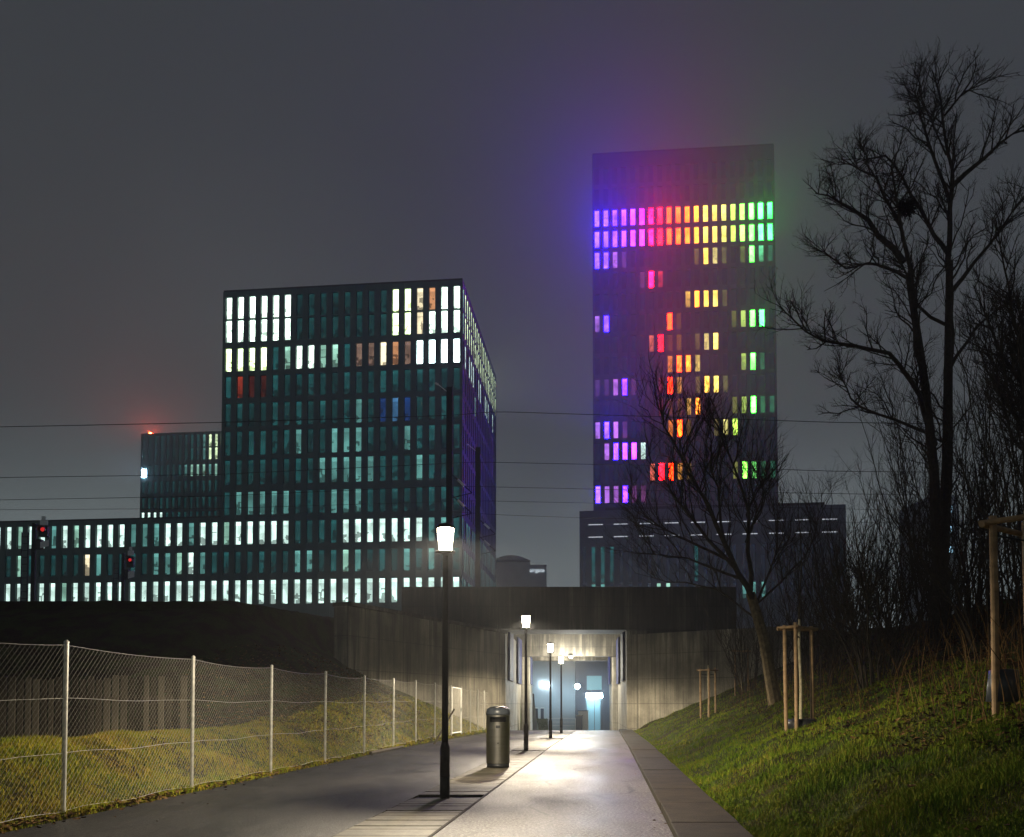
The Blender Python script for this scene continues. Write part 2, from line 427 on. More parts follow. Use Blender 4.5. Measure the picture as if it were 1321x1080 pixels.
m = MB(); wallseg(m, (p2l, 68.003), (e2l, 75.1), -3.2, zs2 - .06, 2.2); at(m.build('abutment', M['concrete_light'], bevel=.03), sb)
m = MB(); wallseg(m, (e2r, 75.1), (p2r, 68.003), -3.2, zs2 - .06, 2.2); at(m.build('abutment', M['concrete_light'], bevel=.03), sb)
for side, px in ((-1, p2l), (1, p2r)):
    m = MB(); m.obox((px - side * .02, 69.2, P(700, 883, 70).z), ((e2l - p2l if side < 0 else e2r - p2r) * .6, 4., 0), (-side * .12, 0, 0), (0, 0, P(700, 848, 70).z - P(700, 883, 70).z))
    at(m.build('wall_panel', M['panel_blue'], bevel=.01), sb)
M['batten'] = lit('batten_light', (1., .93, .75), 26, False)
for yb_ in (69.8, 73.2):
    m = MB(); zb_ = zs2 + .35 if yb_ < 74 else zs2
    m.box(p2l + 1.2, p2r - 1.2, yb_, yb_ + .12, zs2 + .26, zs2 + .34); at(m.build('ceiling_light', M['batten']), sb)
bx_ = P(736.5, 852, 67.7)
m = MB(); m.lathe([(.02, -.14), (.12, -.11), (.15, 0)], 16, (bx_.x, 67.75, zs2 - .04)); at(m.build('bulkhead_light', lit('bulkhead_glass', (1., .95, .8), 30, False), smooth=True), sb)
ld = bpy.data.lights.new('bulkhead_lamp', 'POINT'); ld.energy = 2400; ld.color = (1., .94, .80); ld.shadow_soft_size = .15
lo = bpy.data.objects.new('bulkhead_lamp', ld); COL.objects.link(lo); lo.location = (bx_.x, 66.6, zs2 - .7); at(lo, sb)
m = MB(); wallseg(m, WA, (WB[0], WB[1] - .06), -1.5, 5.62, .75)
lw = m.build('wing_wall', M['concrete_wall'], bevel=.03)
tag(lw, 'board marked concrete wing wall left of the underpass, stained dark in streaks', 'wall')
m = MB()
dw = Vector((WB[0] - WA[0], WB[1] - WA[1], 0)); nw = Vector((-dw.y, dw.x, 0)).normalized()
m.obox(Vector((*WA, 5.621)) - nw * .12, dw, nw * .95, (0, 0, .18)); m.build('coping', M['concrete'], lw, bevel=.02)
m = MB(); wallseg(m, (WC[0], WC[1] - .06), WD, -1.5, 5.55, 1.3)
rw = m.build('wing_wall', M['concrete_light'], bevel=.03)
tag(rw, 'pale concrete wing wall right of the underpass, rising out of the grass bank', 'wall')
# ---------------------------------------------------------------- street lamps
LC = (1., .86, .63); LAMP_W = 5600
t = NT('lamp_glass'); em = t.n('ShaderNodeEmission'); em.inputs['Color'].default_value = (1., .86, .62, 1); em.inputs['Strength'].default_value = 90
tp_ = t.n('ShaderNodeBsdfTransparent'); ms = t.n('ShaderNodeMixShader'); ms.inputs[0].default_value = .5
t.l(tp_.outputs[0], ms.inputs[1]); t.l(em.outputs[0], ms.inputs[2]); t.l(ms.outputs[0], t.out.inputs['Surface'])
M['lamp_glow'] = t.mat
M['lamp_glow_far'] = lit('lamp_glass_far', (.8, .92, .9), 320, False)
def make_lamp():
    r = empty('street_lamp', (0, 0, 0))
    b = MB(); b.lathe([(.075, 0), (.075, .34)], 20); 
    b2 = MB(); b2.lathe([(.0745, .34), (.0745, .74), (.072, .78), (.05, .86)], 20)
    b2.box(-.035, .035, -.081, -.07, .46, .64)
    base = b2.build('base_sleeve', M['dark_metal'], r, True); b.build('base_tar_band', M['pole_black'], base, True)
    m = MB(); m.lathe([(.05, .86), (.042, 3.74)], 16); m.build('pole', M['dark_metal'], r, True)
    m = MB(); m.lathe([(.04, 3.70), (.06, 3.735), (.15, 3.75), (.15, 3.768), (.10, 3.775)], 20); m.build('lantern_collar', M['dark_metal'], r, True)
    m = MB(); m.lathe([(.092, 3.776), (.125, 4.08), (.125, 4.12)], 20); m.build('lantern_glass', M['lamp_glow'], r, True)
    m = MB(); m.lathe([(.15, 4.121), (.15, 4.14), (.09, 4.19), (.02, 4.21)], 20); m.build('lantern_cap', M['dark_metal'], r, True)
    ld = bpy.data.lights.new('lantern_light', 'SPOT'); ld.energy = LAMP_W; ld.color = LC; ld.shadow_soft_size = .06
    ld.spot_size = math.radians(172); ld.spot_blend = .4
    lo = bpy.data.objects.new('lantern_light', ld); COL.objects.link(lo); lo.parent = r; lo.location = (0, 0, 4.0)
    return r
def lamp_xy(Y): return (-2.46 + K * Y, Y, float(pz(Y)) - .03)
lampL = ['nearest tall brown street lamp on the paved strip, glaring over the path',
         'second street lamp along the paved strip, just behind the steel litter bin',
         'third street lamp from the front, its lantern glowing below the bridge soffit',
         'last street lamp before the underpass, lighting its pale concrete walls']
l0 = make_lamp()
for i, Y in enumerate((13.55, 27.1, 38.8, 48.0)):
    o = l0 if i == 0 else copy_tree(l0)
    o.location = lamp_xy(Y); o.rotation_euler.z = [0, .2, -.1, .1][i]
    tag(o, lampL[i], 'street lamp', 'street lamps along the paved strip')
# ---------------------------------------------------------------- litter bin
bp = P(642.5, 909, 19.9)
bn = tag(empty('litter_bin', (bp.x, 19.9, 0), math.atan2(bp.x, 19.9) * -1), 'round brushed steel litter bin with dark dome top on the paved strip', 'litter bin')
m = MB(); m.lathe([(.25, 0.005), (.25, .10)], 40); m.build('plinth', M['rubber'], bn, True)
m = MB()
prof = [(.262, .10), (.262, 1.10)]
# body with a real slot cut on the side facing the path end
n = 48; zz = [.10, .99, 1.10, 1.16]; half = 6
for k in range(n):
    a0, a1 = 2 * math.pi * k / n, 2 * math.pi * (k + 1) / n
    for (z0, z1, sl) in ((.10, 1.015, 0), (1.015, 1.125, 1), (1.125, 1.17, 0)):
        kk = (k - (3 * n // 4 - half)) % n
        if sl and kk < 2 * half: continue
        m.add([(.262 * math.cos(a0), .262 * math.sin(a0), z0), (.262 * math.cos(a1), .262 * math.sin(a1), z0),
               (.262 * math.cos(a1), .262 * math.sin(a1), z1), (.262 * math.cos(a0), .262 * math.sin(a0), z1)], [(0, 1, 2, 3)])
m.build('body', M['steel'], bn, True)
m = MB(); m.lathe([(.17, .2), (.17, 1.16)], 32); m.build('liner', M['pole_black'], bn, True)
m = MB(); m.lathe([(.268, 1.17), (.272, 1.20), (.268, 1.25), (.245, 1.305), (.20, 1.33)], 48); m.build('rim', M['tub'], bn, True)
m = MB(); m.lathe([(.199, 1.325), (.19, 1.345), (.12, 1.36), (.02, 1.365)], 40); m.build('dome_top', M['steel'], bn, True)
m = MB(); m.tube([(0, -.262, .55), (0, -.268, .55)], .018, 10); m.build('lock', M['rubber'], bn)
m = MB(); m.box(-.05, .05, -.266, -.2615, .88, .94); m.build('ash_plate', M['rubber'], bn)
# ---------------------------------------------------------------- chain-link fence
def fxy(Y, off=-.17): return (-6.6 + off + K * Y, Y)
def fz(Y):
    x, y = fxy(Y); return float(hgt(x, y))
PY = [7.75 + 3.42 * i for i in range(10)]      # up to the gate
PY = [7.75, 11.15, 14.58, 18.0, 21.45, 24.9, 28.3, 31.6, 35.1, 38.75]
PY2 = [41.5, 44.2, 46.8, 49.2, 51.6]
FH = 2.13
fe = tag(empty('chain_link_fence', (*fxy(11.15), 0)), 'galvanised chain link fence with slim steel posts along the left path edge', 'fence')
def post(Y, parent, h=FH):
    x, y = fxy(Y); z = fz(Y)
    m = MB(); m.tube([(x, y, z - .1), (x, y, z + h + .03)], .03, 10); m.lathe([(.034, 0), (.034, .02), (.01, .045)], 10, (x, y, z + h + .02))
    at(m.build('post', M['galv'], smooth=False), parent)
def panel(Ya, Yb, parent):
    A, B = Vector((*fxy(Ya), 0)), Vector((*fxy(Yb), 0)); L = (B - A).length; d = (B - A) / L
    nrm = Vector((d.y, -d.x, 0))
    za, zb = fz(Ya), fz(Yb); sag = R.uniform(.03, .07)
    def zt(s): k = s / L; return za + (zb - za) * k + FH - sag * 4 * k * (1 - k)
    def zbm(s): k = s / L; return za + (zb - za) * k + .06 + .02 * math.sin(s * 3)
    pit = .088; m = MB(); H = FH - .06
    n = int((L + H) / pit) + 2
    rw_ = .0014 if Ya < 17 else (.0012 if Ya < 24 else .0009)
    for sg in (1, -1):
        for i in range(n):
            s0 = -H + i * pit if sg > 0 else i * pit
            pts = []
            for j in range(5):
                q = j / 4
                s = s0 + sg * H * q
                pts.append((s, q))
            # clip to [0, L]
            qa, qb = 0., 1.
            if sg > 0:
                qa = max(0, -s0 / H); qb = min(1, (L - s0) / H)
            else:
                qa = max(0, (s0 - L) / H); qb = min(1, s0 / H)
            if qb - qa < .02: continue
            pp = []
            for j in range(4):
                q = qa + (qb - qa) * j / 3; s = s0 + sg * H * q
                bow = .012 * math.sin(s * 2.1 + 1) * math.sin(q * 3.1)
                pp.append(A + d * s + nrm * (bow + sg * .002) + Vector((0, 0, zbm(s) * (1 - q) + zt(s) * q)))
            m.tube(pp, rw_ if sg > 0 else rw_ * .45, 3, cap=False)
    o = at(m.build('wire_mesh', M['wire']), parent)
    m = MB()
    for f_ in (0, .35, .68, 1.):
        pts = []
        for j in range(9):
            s = L * j / 8; pts.append(A + d * s - nrm * .006 + Vector((0, 0, zbm(s) * (1 - f_) + zt(s) * f_)))
        m.tube(pts, .003, 4)
    at(m.build('tension_wire', M['galv']), parent)
for Y in PY + PY2: post(Y, fe)
for a, b in list(zip(PY[:-1], PY[1:])) + list(zip(PY2[:-1], PY2[1:])): panel(a, b, fe)
gt = tag(empty('fence_gate', (*fxy(38.95), 0)), 'narrow white framed wire gate in the chain link fence', 'gate')
m = MB(); A = Vector((*fxy(38.95), fz(39))); B = Vector((*fxy(41.3), fz(41.3))); d = (B - A)
for q in (0, 1):
    p = A + d * q; m.tube([p + Vector((0, 0, .05)), p + Vector((0, 0, 2.1))], .03, 8)
m.tube([A + Vector((0, 0, 2.1)), B + Vector((0, 0, 2.1))], .03, 8); m.tube([A + Vector((0, 0, .1)), B + Vector((0, 0, .1))], .03, 8)
at(m.build('gate_frame', M['white_paint']), gt)
m = MB()
for i in range(28):
    p = A + d * (i + .5) / 28; m.tube([p + Vector((0, 0, .12)), p + Vector((0, 0, 2.06))], .004, 3)
at(m.build('wire_infill', M['wire']), gt)
m = MB(); p = B - d * .03 + Vector((.02, -.04, 1.05)); m.obox(p, (.05, 0, 0), (0, .05, 0), (0, 0, .16)); at(m.build('latch', M['galv']), gt)
# old plank wall behind the fence
pw = tag(empty('plank_wall', (-12, 19.5, 0)), 'weathered dark plank wall behind the chain link fence on the left', 'wall')
m = MB(); x = -16.
while x < -7.3:
    w_ = R.uniform(.15, .2); y_ = 19.5 + (x + 12) * .05
    m.box(x, x + w_ - .055, y_, y_ + .03 + R.uniform(0, .02), .05, 2.0 + R.uniform(-.05, .05)); x += w_
at(m.build('plank_face', M['plank']), pw)
m = MB(); m.box(-16, -7.3, 19.85, 19.93, .4, .5); m.box(-16, -7.3, 19.85, 19.93, 1.5, 1.6); at(m.build('rail', M['plank']), pw)
# ---------------------------------------------------------------- buildings
HUE = ['V0','V1','V2','V3','V4','V5','V6','V7','V8','V9']
def facade(b, o, u, n_, width, ncol, rows, z0, z1, wf, dep, mats, spec, frame_mat, fname='facade'):
    """o: local origin of the facade's left bottom corner, u along it, n_ its outward normal"""
    o, u, n_ = Vector(o), Vector(u), Vector(n_)
    m = MB(); pitch = width / ncol; pw_ = pitch * (1 - wf)
    up = Vector((0, 0, 1))
    for i in range(ncol + 1):
        c = i * pitch; a = max(0, c - pw_ / 2); b_ = min(width, c + pw_ / 2)
        m.obox(o + u * a + up * z0, u * (b_ - a), -n_ * dep, up * (z1 - z0))
    edges = [z0] + [e for r in sorted(rows) for e in r] + [z1]
    for k in range(0, len(edges), 2):
        if edges[k + 1] - edges[k] > .02:
            m.obox(o + up * edges[k] - n_ * .06, u * width, -n_ * (dep - .06), up * (edges[k + 1] - edges[k]))
    m.build(fname, frame_mat, b)
    wins = []
    for ri, (ra, rb) in enumerate(rows):
        for ci in range(ncol):
            key = spec(ri, ci)
            if key is None: continue
            wins.append((key, o + u * (ci * pitch + pw_ / 2) + up * ra - n_ * dep * .8, u * (pitch - pw_), up * (rb - ra), n_))
    return wins
def put_window(m, key, o, a, c, n_, mi=0, fi=1):
    m.pane.add(len(m.f)); m.quad(o, o + a, o + a + c, o + c, mi)
    f = .05
    au, cu = a.normalized(), c.normalized()
    m.obox(o + n_ * .004, au * f, n_ * .05, c, fi); m.obox(o + a - au * f + n_ * .004, au * f, n_ * .05, c, fi)
    m.obox(o + au * f + n_ * .006, a - au * 2 * f, n_ * .045, cu * f, fi)
def windows(b, wins, mats, rank, frame_mat, keep=100):
    wins = sorted(wins, key=lambda w: -rank(w))
    for w in wins[:keep]:
        m = MB(); put_window(m, *w); m.build('window', [mats[w[0]], frame_mat], b)
    rest = wins[keep:]
    if rest:
        keys = sorted(set(w[0] for w in rest)); m = MB()
        for w in rest: put_window(m, *w, mi=keys.index(w[0]), fi=len(keys))
        tag(m.build('window', [mats[k] for k in keys] + [frame_mat], b), kind='stuff')
ORDER = 'VTZYWwogpmrBubqdv.n'
def rank(w):
    k = w[0]; return 100 - ORDER.index(k[0]) if len(k) == 1 else 50
# --- cube block
Rc = P(597, 361, 115.); zt = Rc.z
Lc = PZ(288, 377, zt)
fu = Vector((Rc.x - Lc.x, Rc.y - Lc.y, 0)); Wc = fu.length; ang = math.atan2(fu.y, fu.x)
Fc = PZ(640.5, 487, zt); Dc = (Vector((Fc.x, Fc.y, 0)) - Vector((Rc.x, Rc.y, 0))).length
GZB = -2.7
cube = tag(empty('office_cube', (Lc.x, Lc.y, GZB), ang), 'dark gridded office block with glowing top corner windows, left of the paved path', 'building')
def zrow(v0, v1, u=290, Y=Lc.y): return (P(u, v1, Y).z - GZB, P(u, v0, Y).z - GZB)
crows = [zrow(384, 412), zrow(414, 442), zrow(450, 479.5), zrow(486, 514), zrow(521, 551), zrow(557, 588), zrow(594, 626), zrow(635, 665), zrow(673.5, 703), zrow(712, 740), zrow(749, 780)]
HC = zt - GZB
CS = ["TTTTTT........ZZwoTT", "TTTTTT........ZZwTTT", "ZZZZdgTTggdppwopVVVV", ".rqq......d...d.d...", "......d...dm.bBb....",
      "...d..m..mmm...m.d..", "......ddmmmmm.d.m...", "dmmmmmd.dmmmd.......", "gWWWWWd.d.WWWWWWWmmd", "......mm..gm.d.m.m..", "WWWWWWWWWWWWWWWWWWWW"]
dep = .4
wins = facade(cube, (0, 0, 0), (1, 0, 0), (0, -1, 0), Wc, 20, crows, 0, HC, .52, dep, WM, lambda r, c: 'd' if CS[r][c] == '.' and r > 2 and (c * 13 + r * 7) % 10 < 4 else CS[r][c], M['facade'])
def sidespec(r, c):
    if r < 2: return 'Y' if c > 0 else 'g'
    if r == 2: return 'W' if c in (1, 3, 4, 5, 8, 9, 12, 13, 14, 17) else 'n'
    if r in (3, 4): return 'u' if c in (0, 16, 17) else ('g' if c == 6 and r == 3 else 'v')
    if r >= 8: return 'm' if (c * 7 + r) % 3 else 'n'
    return 'v'
wins += [(k, o, a, c, n) for (k, o, a, c, n) in facade(cube, (Wc, .001, 0), (0, 1, 0), (1, 0, 0), Dc, 20, crows, 0, HC, .62, .14, WM, sidespec, M['facade'], 'side_facade')]
m = MB(); m.box(dep, Wc - .15, dep, Dc, 0, HC - .4); m.build('core', M['roofdark'], cube)
m = MB(); m.box(.05, Wc - .05, .05, Dc, HC + .001, HC + .25); m.build('roof', M['roofdark'], cube)
def crank(w):
    r = rank(w)
    return r - (60 if w[4].x > .5 else 0)
windows(cube, wins, WM, crank, M['roofdark'])
# --- low wing, same facade plane, running left
NW = 24; pitch = Wc / 20; WW = NW * pitch
wing = tag(empty('office_wing', Lc - fu.normalized() * (WW + .02) + Vector((0, 0, GZB - zt)), ang), 'long low office wing with three rows of narrow lit windows at the left edge', 'building')
HW = P(283, 667.5, Lc.y).z - GZB
wr = crows[8:]
WS = ["WWWWWWgWWmWgWWWWmmmWWmWWm"[:24], "......gd....wm..d.mmgWmd"[:24], "WWWWWWWWWWgWWWWWWWWWWWWW"]
wins = facade(wing, (0, 0, 0), (1, 0, 0), (0, -1, 0), WW, NW, wr, 0, HW, .52, dep, WM, lambda r, c: WS[r][c], M['facade'])
m = MB(); m.box(0, WW, dep, 18, 0, HW - .2); m.build('core', M['roofdark'], wing)
m = MB(); m.box(0, WW, .05, 18, HW + .001, HW + .22); m.build('roof', M['roofdark'], wing)
windows(wing, wins, WM, rank, M['roofdark'])
# --- rear tower
RB = P(182, 559.5, 205.); zr = RB.z; RE = PZ(330, 554.5, zr)
ru = Vector((RE.x - RB.x, RE.y - RB.y, 0)); Wr = ru.length
rear = tag(empty('rear_office_tower', (RB.x, RB.y, GZB), math.atan2(ru.y, ru.x)), 'hazy grey tower behind the low wing with a red beacon on its roof', 'building')
def zr2(v0, v1): return (P(186, v1, RB.y).z - GZB, P(186, v0, RB.y).z - GZB)
rrows = [zr2(563, 578.5), zr2(580, 595), zr2(601, 616), zr2(622, 637), zr2(643, 657), zr2(661.5, 673)]
RS = ["........ddmYYYddddd", "........ddmYYddddd.", "......dmgggmgd.....", "...........d.......", "...................", "WWWW..d............"]
wins = facade(rear, (0, 0, 0), (1, 0, 0), (0, -1, 0), Wr, 19, rrows, 0, zr - GZB, .5, dep, WM, lambda r, c: RS[r][c], M['facade'])
m = MB(); m.box(0, Wr, dep, 26, 0, zr - GZB - .3); m.build('core', M['facade'], rear)
windows(rear, wins, WM, rank, M['roofdark'])
M['beacon'] = lit('red_beacon', (1., .05, .01), 1100, False); M['bluewhite'] = lit('blue_flood', (.45, .72, 1.), 60, False)
m = MB(); hh = zr - GZB; m.lathe([(.3, hh + .001), (.3, hh + .35), (.1, hh + .5)], 12, (1.7, 1.2, 0)); m.build('beacon', M['beacon'], rear, True)
m = MB(); q = zr2(606, 616); m.box(.5, 1.4, -.25, -.03, q[0], q[1]); m.build('flood_light', M['bluewhite'], rear)
# --- colour tower
TR = P(998.5, 187, 156.); ztw = TR.z; TL = PZ(764, 200, ztw)
tu = Vector((TR.x - TL.x, TR.y - TL.y, 0)); Wt = tu.length
tower = tag(empty('rainbow_tower', (TL.x, TL.y, GZB), math.atan2(tu.y, tu.x)), 'tall tower with rainbow coloured windows fading into low fog', 'building')
def ztr(v): return P(768, v, TL.y).z - GZB
zA, zN = ztr(271.5), ztr(627.5); fp = (zA - zN) / 13
trows = [(zA - i * fp - fp * .78, zA - i * fp) for i in range(-2, 14)]
HT = ztw - GZB
import colorsys
hues = [264, 268, 274, 282, 290, 305, 5, 358, 14, 22, 30, 36, 42, 46, 52, 64, 82, 118, 140, 148]
sats = [.80, .80, .8, .78, .78, .75, .9, .95, .97, .95, .92, .85, .75, .72, .72, .8, .8, .8, .82, .82]
TM = dict(WM)
BR = [(1.1, .42, 260), (1.3, .45, 240), (1.6, .42, 150), (2.2, .40, 100), (5., .40, 54), (22., .34, 24.), (150., .13, 1.4), (170., .11, .3), (80., .6, .04), (30., .9, .06),
      (16., 1.5, .09), (9., 2.2, .18), (6., 3.4, .45), (5., 3.4, .6), (4.4, 3.8, .7), (3., 5., .6), (2.2, 10., .8), (1.6, 26., 1.3), (1.1, 45., 2.6), (.8, 40., 2.3)]
for i, (h, s_) in enumerate(zip(hues, sats)):
    c = colorsys.hsv_to_rgb(h / 360, s_, 1); b_ = BR[i]; mx = max(b_)
    TM['3%02d' % i] = lit('tower_window_%d_bright' % i, tuple(x / mx for x in b_), mx, True, .75)
    TM['2%02d' % i] = lit('tower_window_%d_mid' % i, c, 1.3, True, .6)
    TM['1%02d' % i] = lit('tower_window_%d_dim' % i, c, .22, True, .7)
TS = ["", "", "33333333333333333333", "33333333333333333333", "3321.......1321.1321", ".....132............", "..........23331.....", "23.........", "......2312.1233.....",
      "........2332....231.", "112311.123211.133.1.", ".......11.1231.12311"[:20], "2321....2312.1223...", ".23333..............", "......23321....1321.1"[:20], "322311.............."]
TS[7] = "231.....31.....123" + "31"
TS[7] = "23......31.....1233."
TS[8] = "......2311.123......"
TS[9] = "........2332....231."
TS[10] = "1123111132" + "1133" + "1....."
TS[10] = "11231..132.1331....."
TS[11] = ".......111" + "23..." + "12311"
TS[11] = ".......11123...12311"
TS[12] = "2321....231..123...."
TS[13] = ".2333W.............."
TS[14] = "......23321....13211"
def tspec(r, c):
    if r < 2: return 'n'
    s = TS[r]; ch = s[c] if c < len(s) else '.'
    if ch in '123': return '%s%02d' % (ch, c)
    if ch == 'W': return 'W'
    return 'n'
def trank(w):
    return {'3': 9, '2': 7, 'W': 8, '1': 5}.get(w[0][0], 1)
wins = facade(tower, (0, 0, 0), (1, 0, 0), (0, -1, 0), Wt, 20, trows, 0, HT, .56, dep, TM, tspec, M['facade_tower'])
m = MB(); m.box(dep, Wt, dep, 32, 0, HT - .4); m.box(0, dep - .01, dep + .003, 32, 0, HT - .003); m.build('core', M['facade_tower'], tower)
m = MB(); m.box(.05, Wt - .05, .05, 31.9, HT + .001, HT + .3); m.build('roof', M['roofdark'], tower)
windows(tower, wins, TM, trank, M['roofdark'])
# --- podium
PL, PR = P(747.5, 660, 147), P(1091, 652, 142)
zp = P(920, 655, 144.5).z
pu = Vector((PR.x - PL.x, PR.y - PL.y, 0)); Wp = pu.length
pod = tag(empty('podium_building', (PL.x, PL.y, GZB), math.atan2(pu.y, pu.x)), 'wide dim podium with two dashed light lines at the foot of the tower', 'building')
def zpd(v): return P(760, v, PL.y).z - GZB
HP = zp - GZB
prow = [(zpd(757) - 6, zpd(706))]
PS = "nnddnnnnnnnnmdnnnnnnnnnnnnnnnnnn"
wins = facade(pod, (0, 0, 0), (1, 0, 0), (0, -1, 0), Wp, 28, [(zpd(752), zpd(706)), (zpd(775), zpd(754))], 0, HP, .45, dep, WM,
              lambda r, c: ('d' if c in (1, 2, 3, 12) else 'n') if r == 0 else ('g' if c in (8, 9) else ('m' if c in (1, 2, 17, 18, 19) else 'n')), M['facade_podium'])
m = MB(); m.box(0, Wp, dep, 7, 0, HP - .003); m.build('core', M['facade_podium'], pod)
m = MB(); m.box(Wp * .1, Wp * .93, 1.2, 6, HP - .002, HP + .7); m.build('roof', M['roofdark'], pod)
windows(pod, wins, WM, rank, M['roofdark'])
M['trail_glow'] = lit('trail_glow', (.85, .9, 1.), .55, False)
for v in (678, 694):  # dashes added for a passing light trail; the podium has no such lamps
    for i in range(10):
        m = MB(); x0 = Wp * (.035 + i * .0975); m.box(x0, x0 + Wp * .055, -.09, -.02, zpd(v), zpd(v) + .13)
        m.build('light_trail_dash', M['trail_glow'], pod)
# --- far hall with a sign
ag0 = P(655, 735, 215)
AR = tag(empty('far_hall', (P(637, 730, 215).x, 215, GZB)), 'hazy distant hall with a lettered sign, between the cube block and the tower', 'building')
xa, xb, xc_ = P(637, 730, 215).x, P(684, 730, 215).x, P(705, 730, 215).x
m = MB()
hL = P(640, 722, 215).z - GZB
m.box(0, xb - xa, 0, 20, 0, hL - .6)
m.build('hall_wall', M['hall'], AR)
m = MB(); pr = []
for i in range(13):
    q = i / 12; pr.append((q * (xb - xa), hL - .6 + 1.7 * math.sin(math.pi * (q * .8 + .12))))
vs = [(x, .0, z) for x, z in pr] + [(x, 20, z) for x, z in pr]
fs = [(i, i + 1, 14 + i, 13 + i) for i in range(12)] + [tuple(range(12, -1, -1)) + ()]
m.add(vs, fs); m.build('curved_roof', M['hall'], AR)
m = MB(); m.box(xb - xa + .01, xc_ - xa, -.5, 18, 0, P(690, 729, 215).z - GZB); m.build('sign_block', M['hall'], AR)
fc = bpy.data.curves.new('sign_lettering', 'FONT'); fc.body = 'airgate'; fc.size = 1.35; fc.extrude = .05
tmp = bpy.data.objects.new('tmp_text', fc); COL.objects.link(tmp)
dg = bpy.context.evaluated_depsgraph_get()
me = bpy.data.meshes.new_from_object(tmp.evaluated_get(dg)); bpy.data.objects.remove(tmp)
M['sign'] = lit('sign_letters', (.75, .85, .95), .8, False)
me.materials.clear(); me.materials.append(M['sign'])
so = bpy.data.objects.new('sign_lettering', me); COL.objects.link(so); so.parent = AR
so.location = (P(683, 730, 215).x - xa, -.62, P(690, 738.5, 215).z - GZB); so.rotation_euler = (math.pi / 2, 0, 0)
# far block with bluish lights seen through the trees on the right
fb = tag(empty('distant_block', (P(1200, 700, 190).x, 190, GZB)), 'narrow hazy block with cold blue lights, glimpsed between the big tree stems', 'building')
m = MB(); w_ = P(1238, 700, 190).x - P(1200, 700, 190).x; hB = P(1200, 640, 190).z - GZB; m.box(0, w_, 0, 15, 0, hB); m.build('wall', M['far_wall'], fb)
M['cold'] = lit('cold_light', (.4, .75, 1.), 1.4, False)
for i in range(6):
    m = MB(); z = P(1200, 648 + i * 13, 190).z - GZB; x0 = P(1208 + 12 * (i % 2), 700, 190).x - P(1200, 700, 190).x
    m.box(x0, x0 + .8 + .7 * (i % 2), -.12, -.005, z, z + 1.3); m.build('lit_window', M['cold'], fb)
# ---------------------------------------------------------------- beyond the underpass
def gz(Y): return float(pz(Y))
# pale building, left behind the tunnel
b1 = tag(empty('pale_block', (P(640, 900, 118).x, 118, gz(118))), 'pale foggy block seen on the left through the underpass', 'building')
w1 = P(742, 900, 118).x - P(640, 900, 118).x
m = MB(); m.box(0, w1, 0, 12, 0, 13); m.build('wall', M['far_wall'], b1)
for (px, v) in ((699, 884), (706, 885.5)):
    m = MB(); p = P(px, v, 118); x0 = p.x - P(640, 900, 118).x; m.box(x0, x0 + .25, -.1, -.003, p.z - gz(118), p.z - gz(118) + .22); m.build('wall_light', lit('wall_light', (.75, .92, 1.), 650, False), b1)
b2 = tag(empty('blue_block', (P(742.5, 900, 119).x, 119, gz(119))), 'dark blue block with one big pale window, right through the underpass', 'building')
w2 = P(840, 900, 119).x - P(742.5, 900, 119).x
m = MB(); m.box(0, w2, 0, 12, 0, 13); m.build('wall', M['far_dark'], b2)
m = MB(); p0, p1 = P(757, 890, 119), P(776, 872, 119); xo = P(742.5, 900, 119).x
m.box(p0.x - xo, p1.x - xo, -.08, -.003, p0.z - gz(119), p1.z - gz(119)); m.build('window', lit('pale_window', (.35, .75, .85), .5, False), b2)
# shelter with bright light band
kx0, kx1 = P(756, 900, 104).x, P(777, 900, 104).x
ks = tag(empty('lit_shelter', (kx0, 104, gz(104))), 'glass shelter under a glaring white light band beyond the underpass', 'shelter')
m = MB(); zc = P(765, 899, 104).z - gz(104)
M['cold_flood'] = lit('cold_flood', (.55, .82, 1.), 900, False)
kw = kx1 - kx0
m.box(0, kw, -.2, 1.6, zc + .41, zc + .55); m.build('roof', M['far_dark'], ks)
m = MB(); m.box(.05, kw - .05, -.19, -.1, zc - .1, zc + .4); m.build('light_band', M['cold_flood'], ks)
for q in (0.04, kw / 2, kw - .1):
    m = MB(); m.box(q, q + .07, 0, .07, 0, zc + .4); m.build('post', M['mast'], ks)
m = MB(); m.box(.1, kw - .1, 1.4, 1.43, .3, zc); m.build('back_pane', lit('shelter_glass', (.25, .6, .8), .3, False), ks)
m = MB(); m.box(.3, kw - .3, .9, 1.3, .4, .48); m.build('bench', M['far_dark'], ks)
# lamp with round head
gl = tag(empty('globe_lamp', (P(745, 900, 98).x, 98, gz(98))), 'small round headed lamp beyond the underpass', 'street lamp')
zg = P(745, 886, 98).z - gz(98)
m = MB(); m.tube([(0, 0, 0), (0, 0, zg - .2)], .05, 8); m.build('pole', M['far_dark'], gl)
m = MB(); m.lathe([(.05, zg - .22), (.2, zg - .12), (.26, zg + .05), (.2, zg + .22), (.05, zg + .3)], 16); m.build('globe', M['lamp_glow_far'], gl, True)
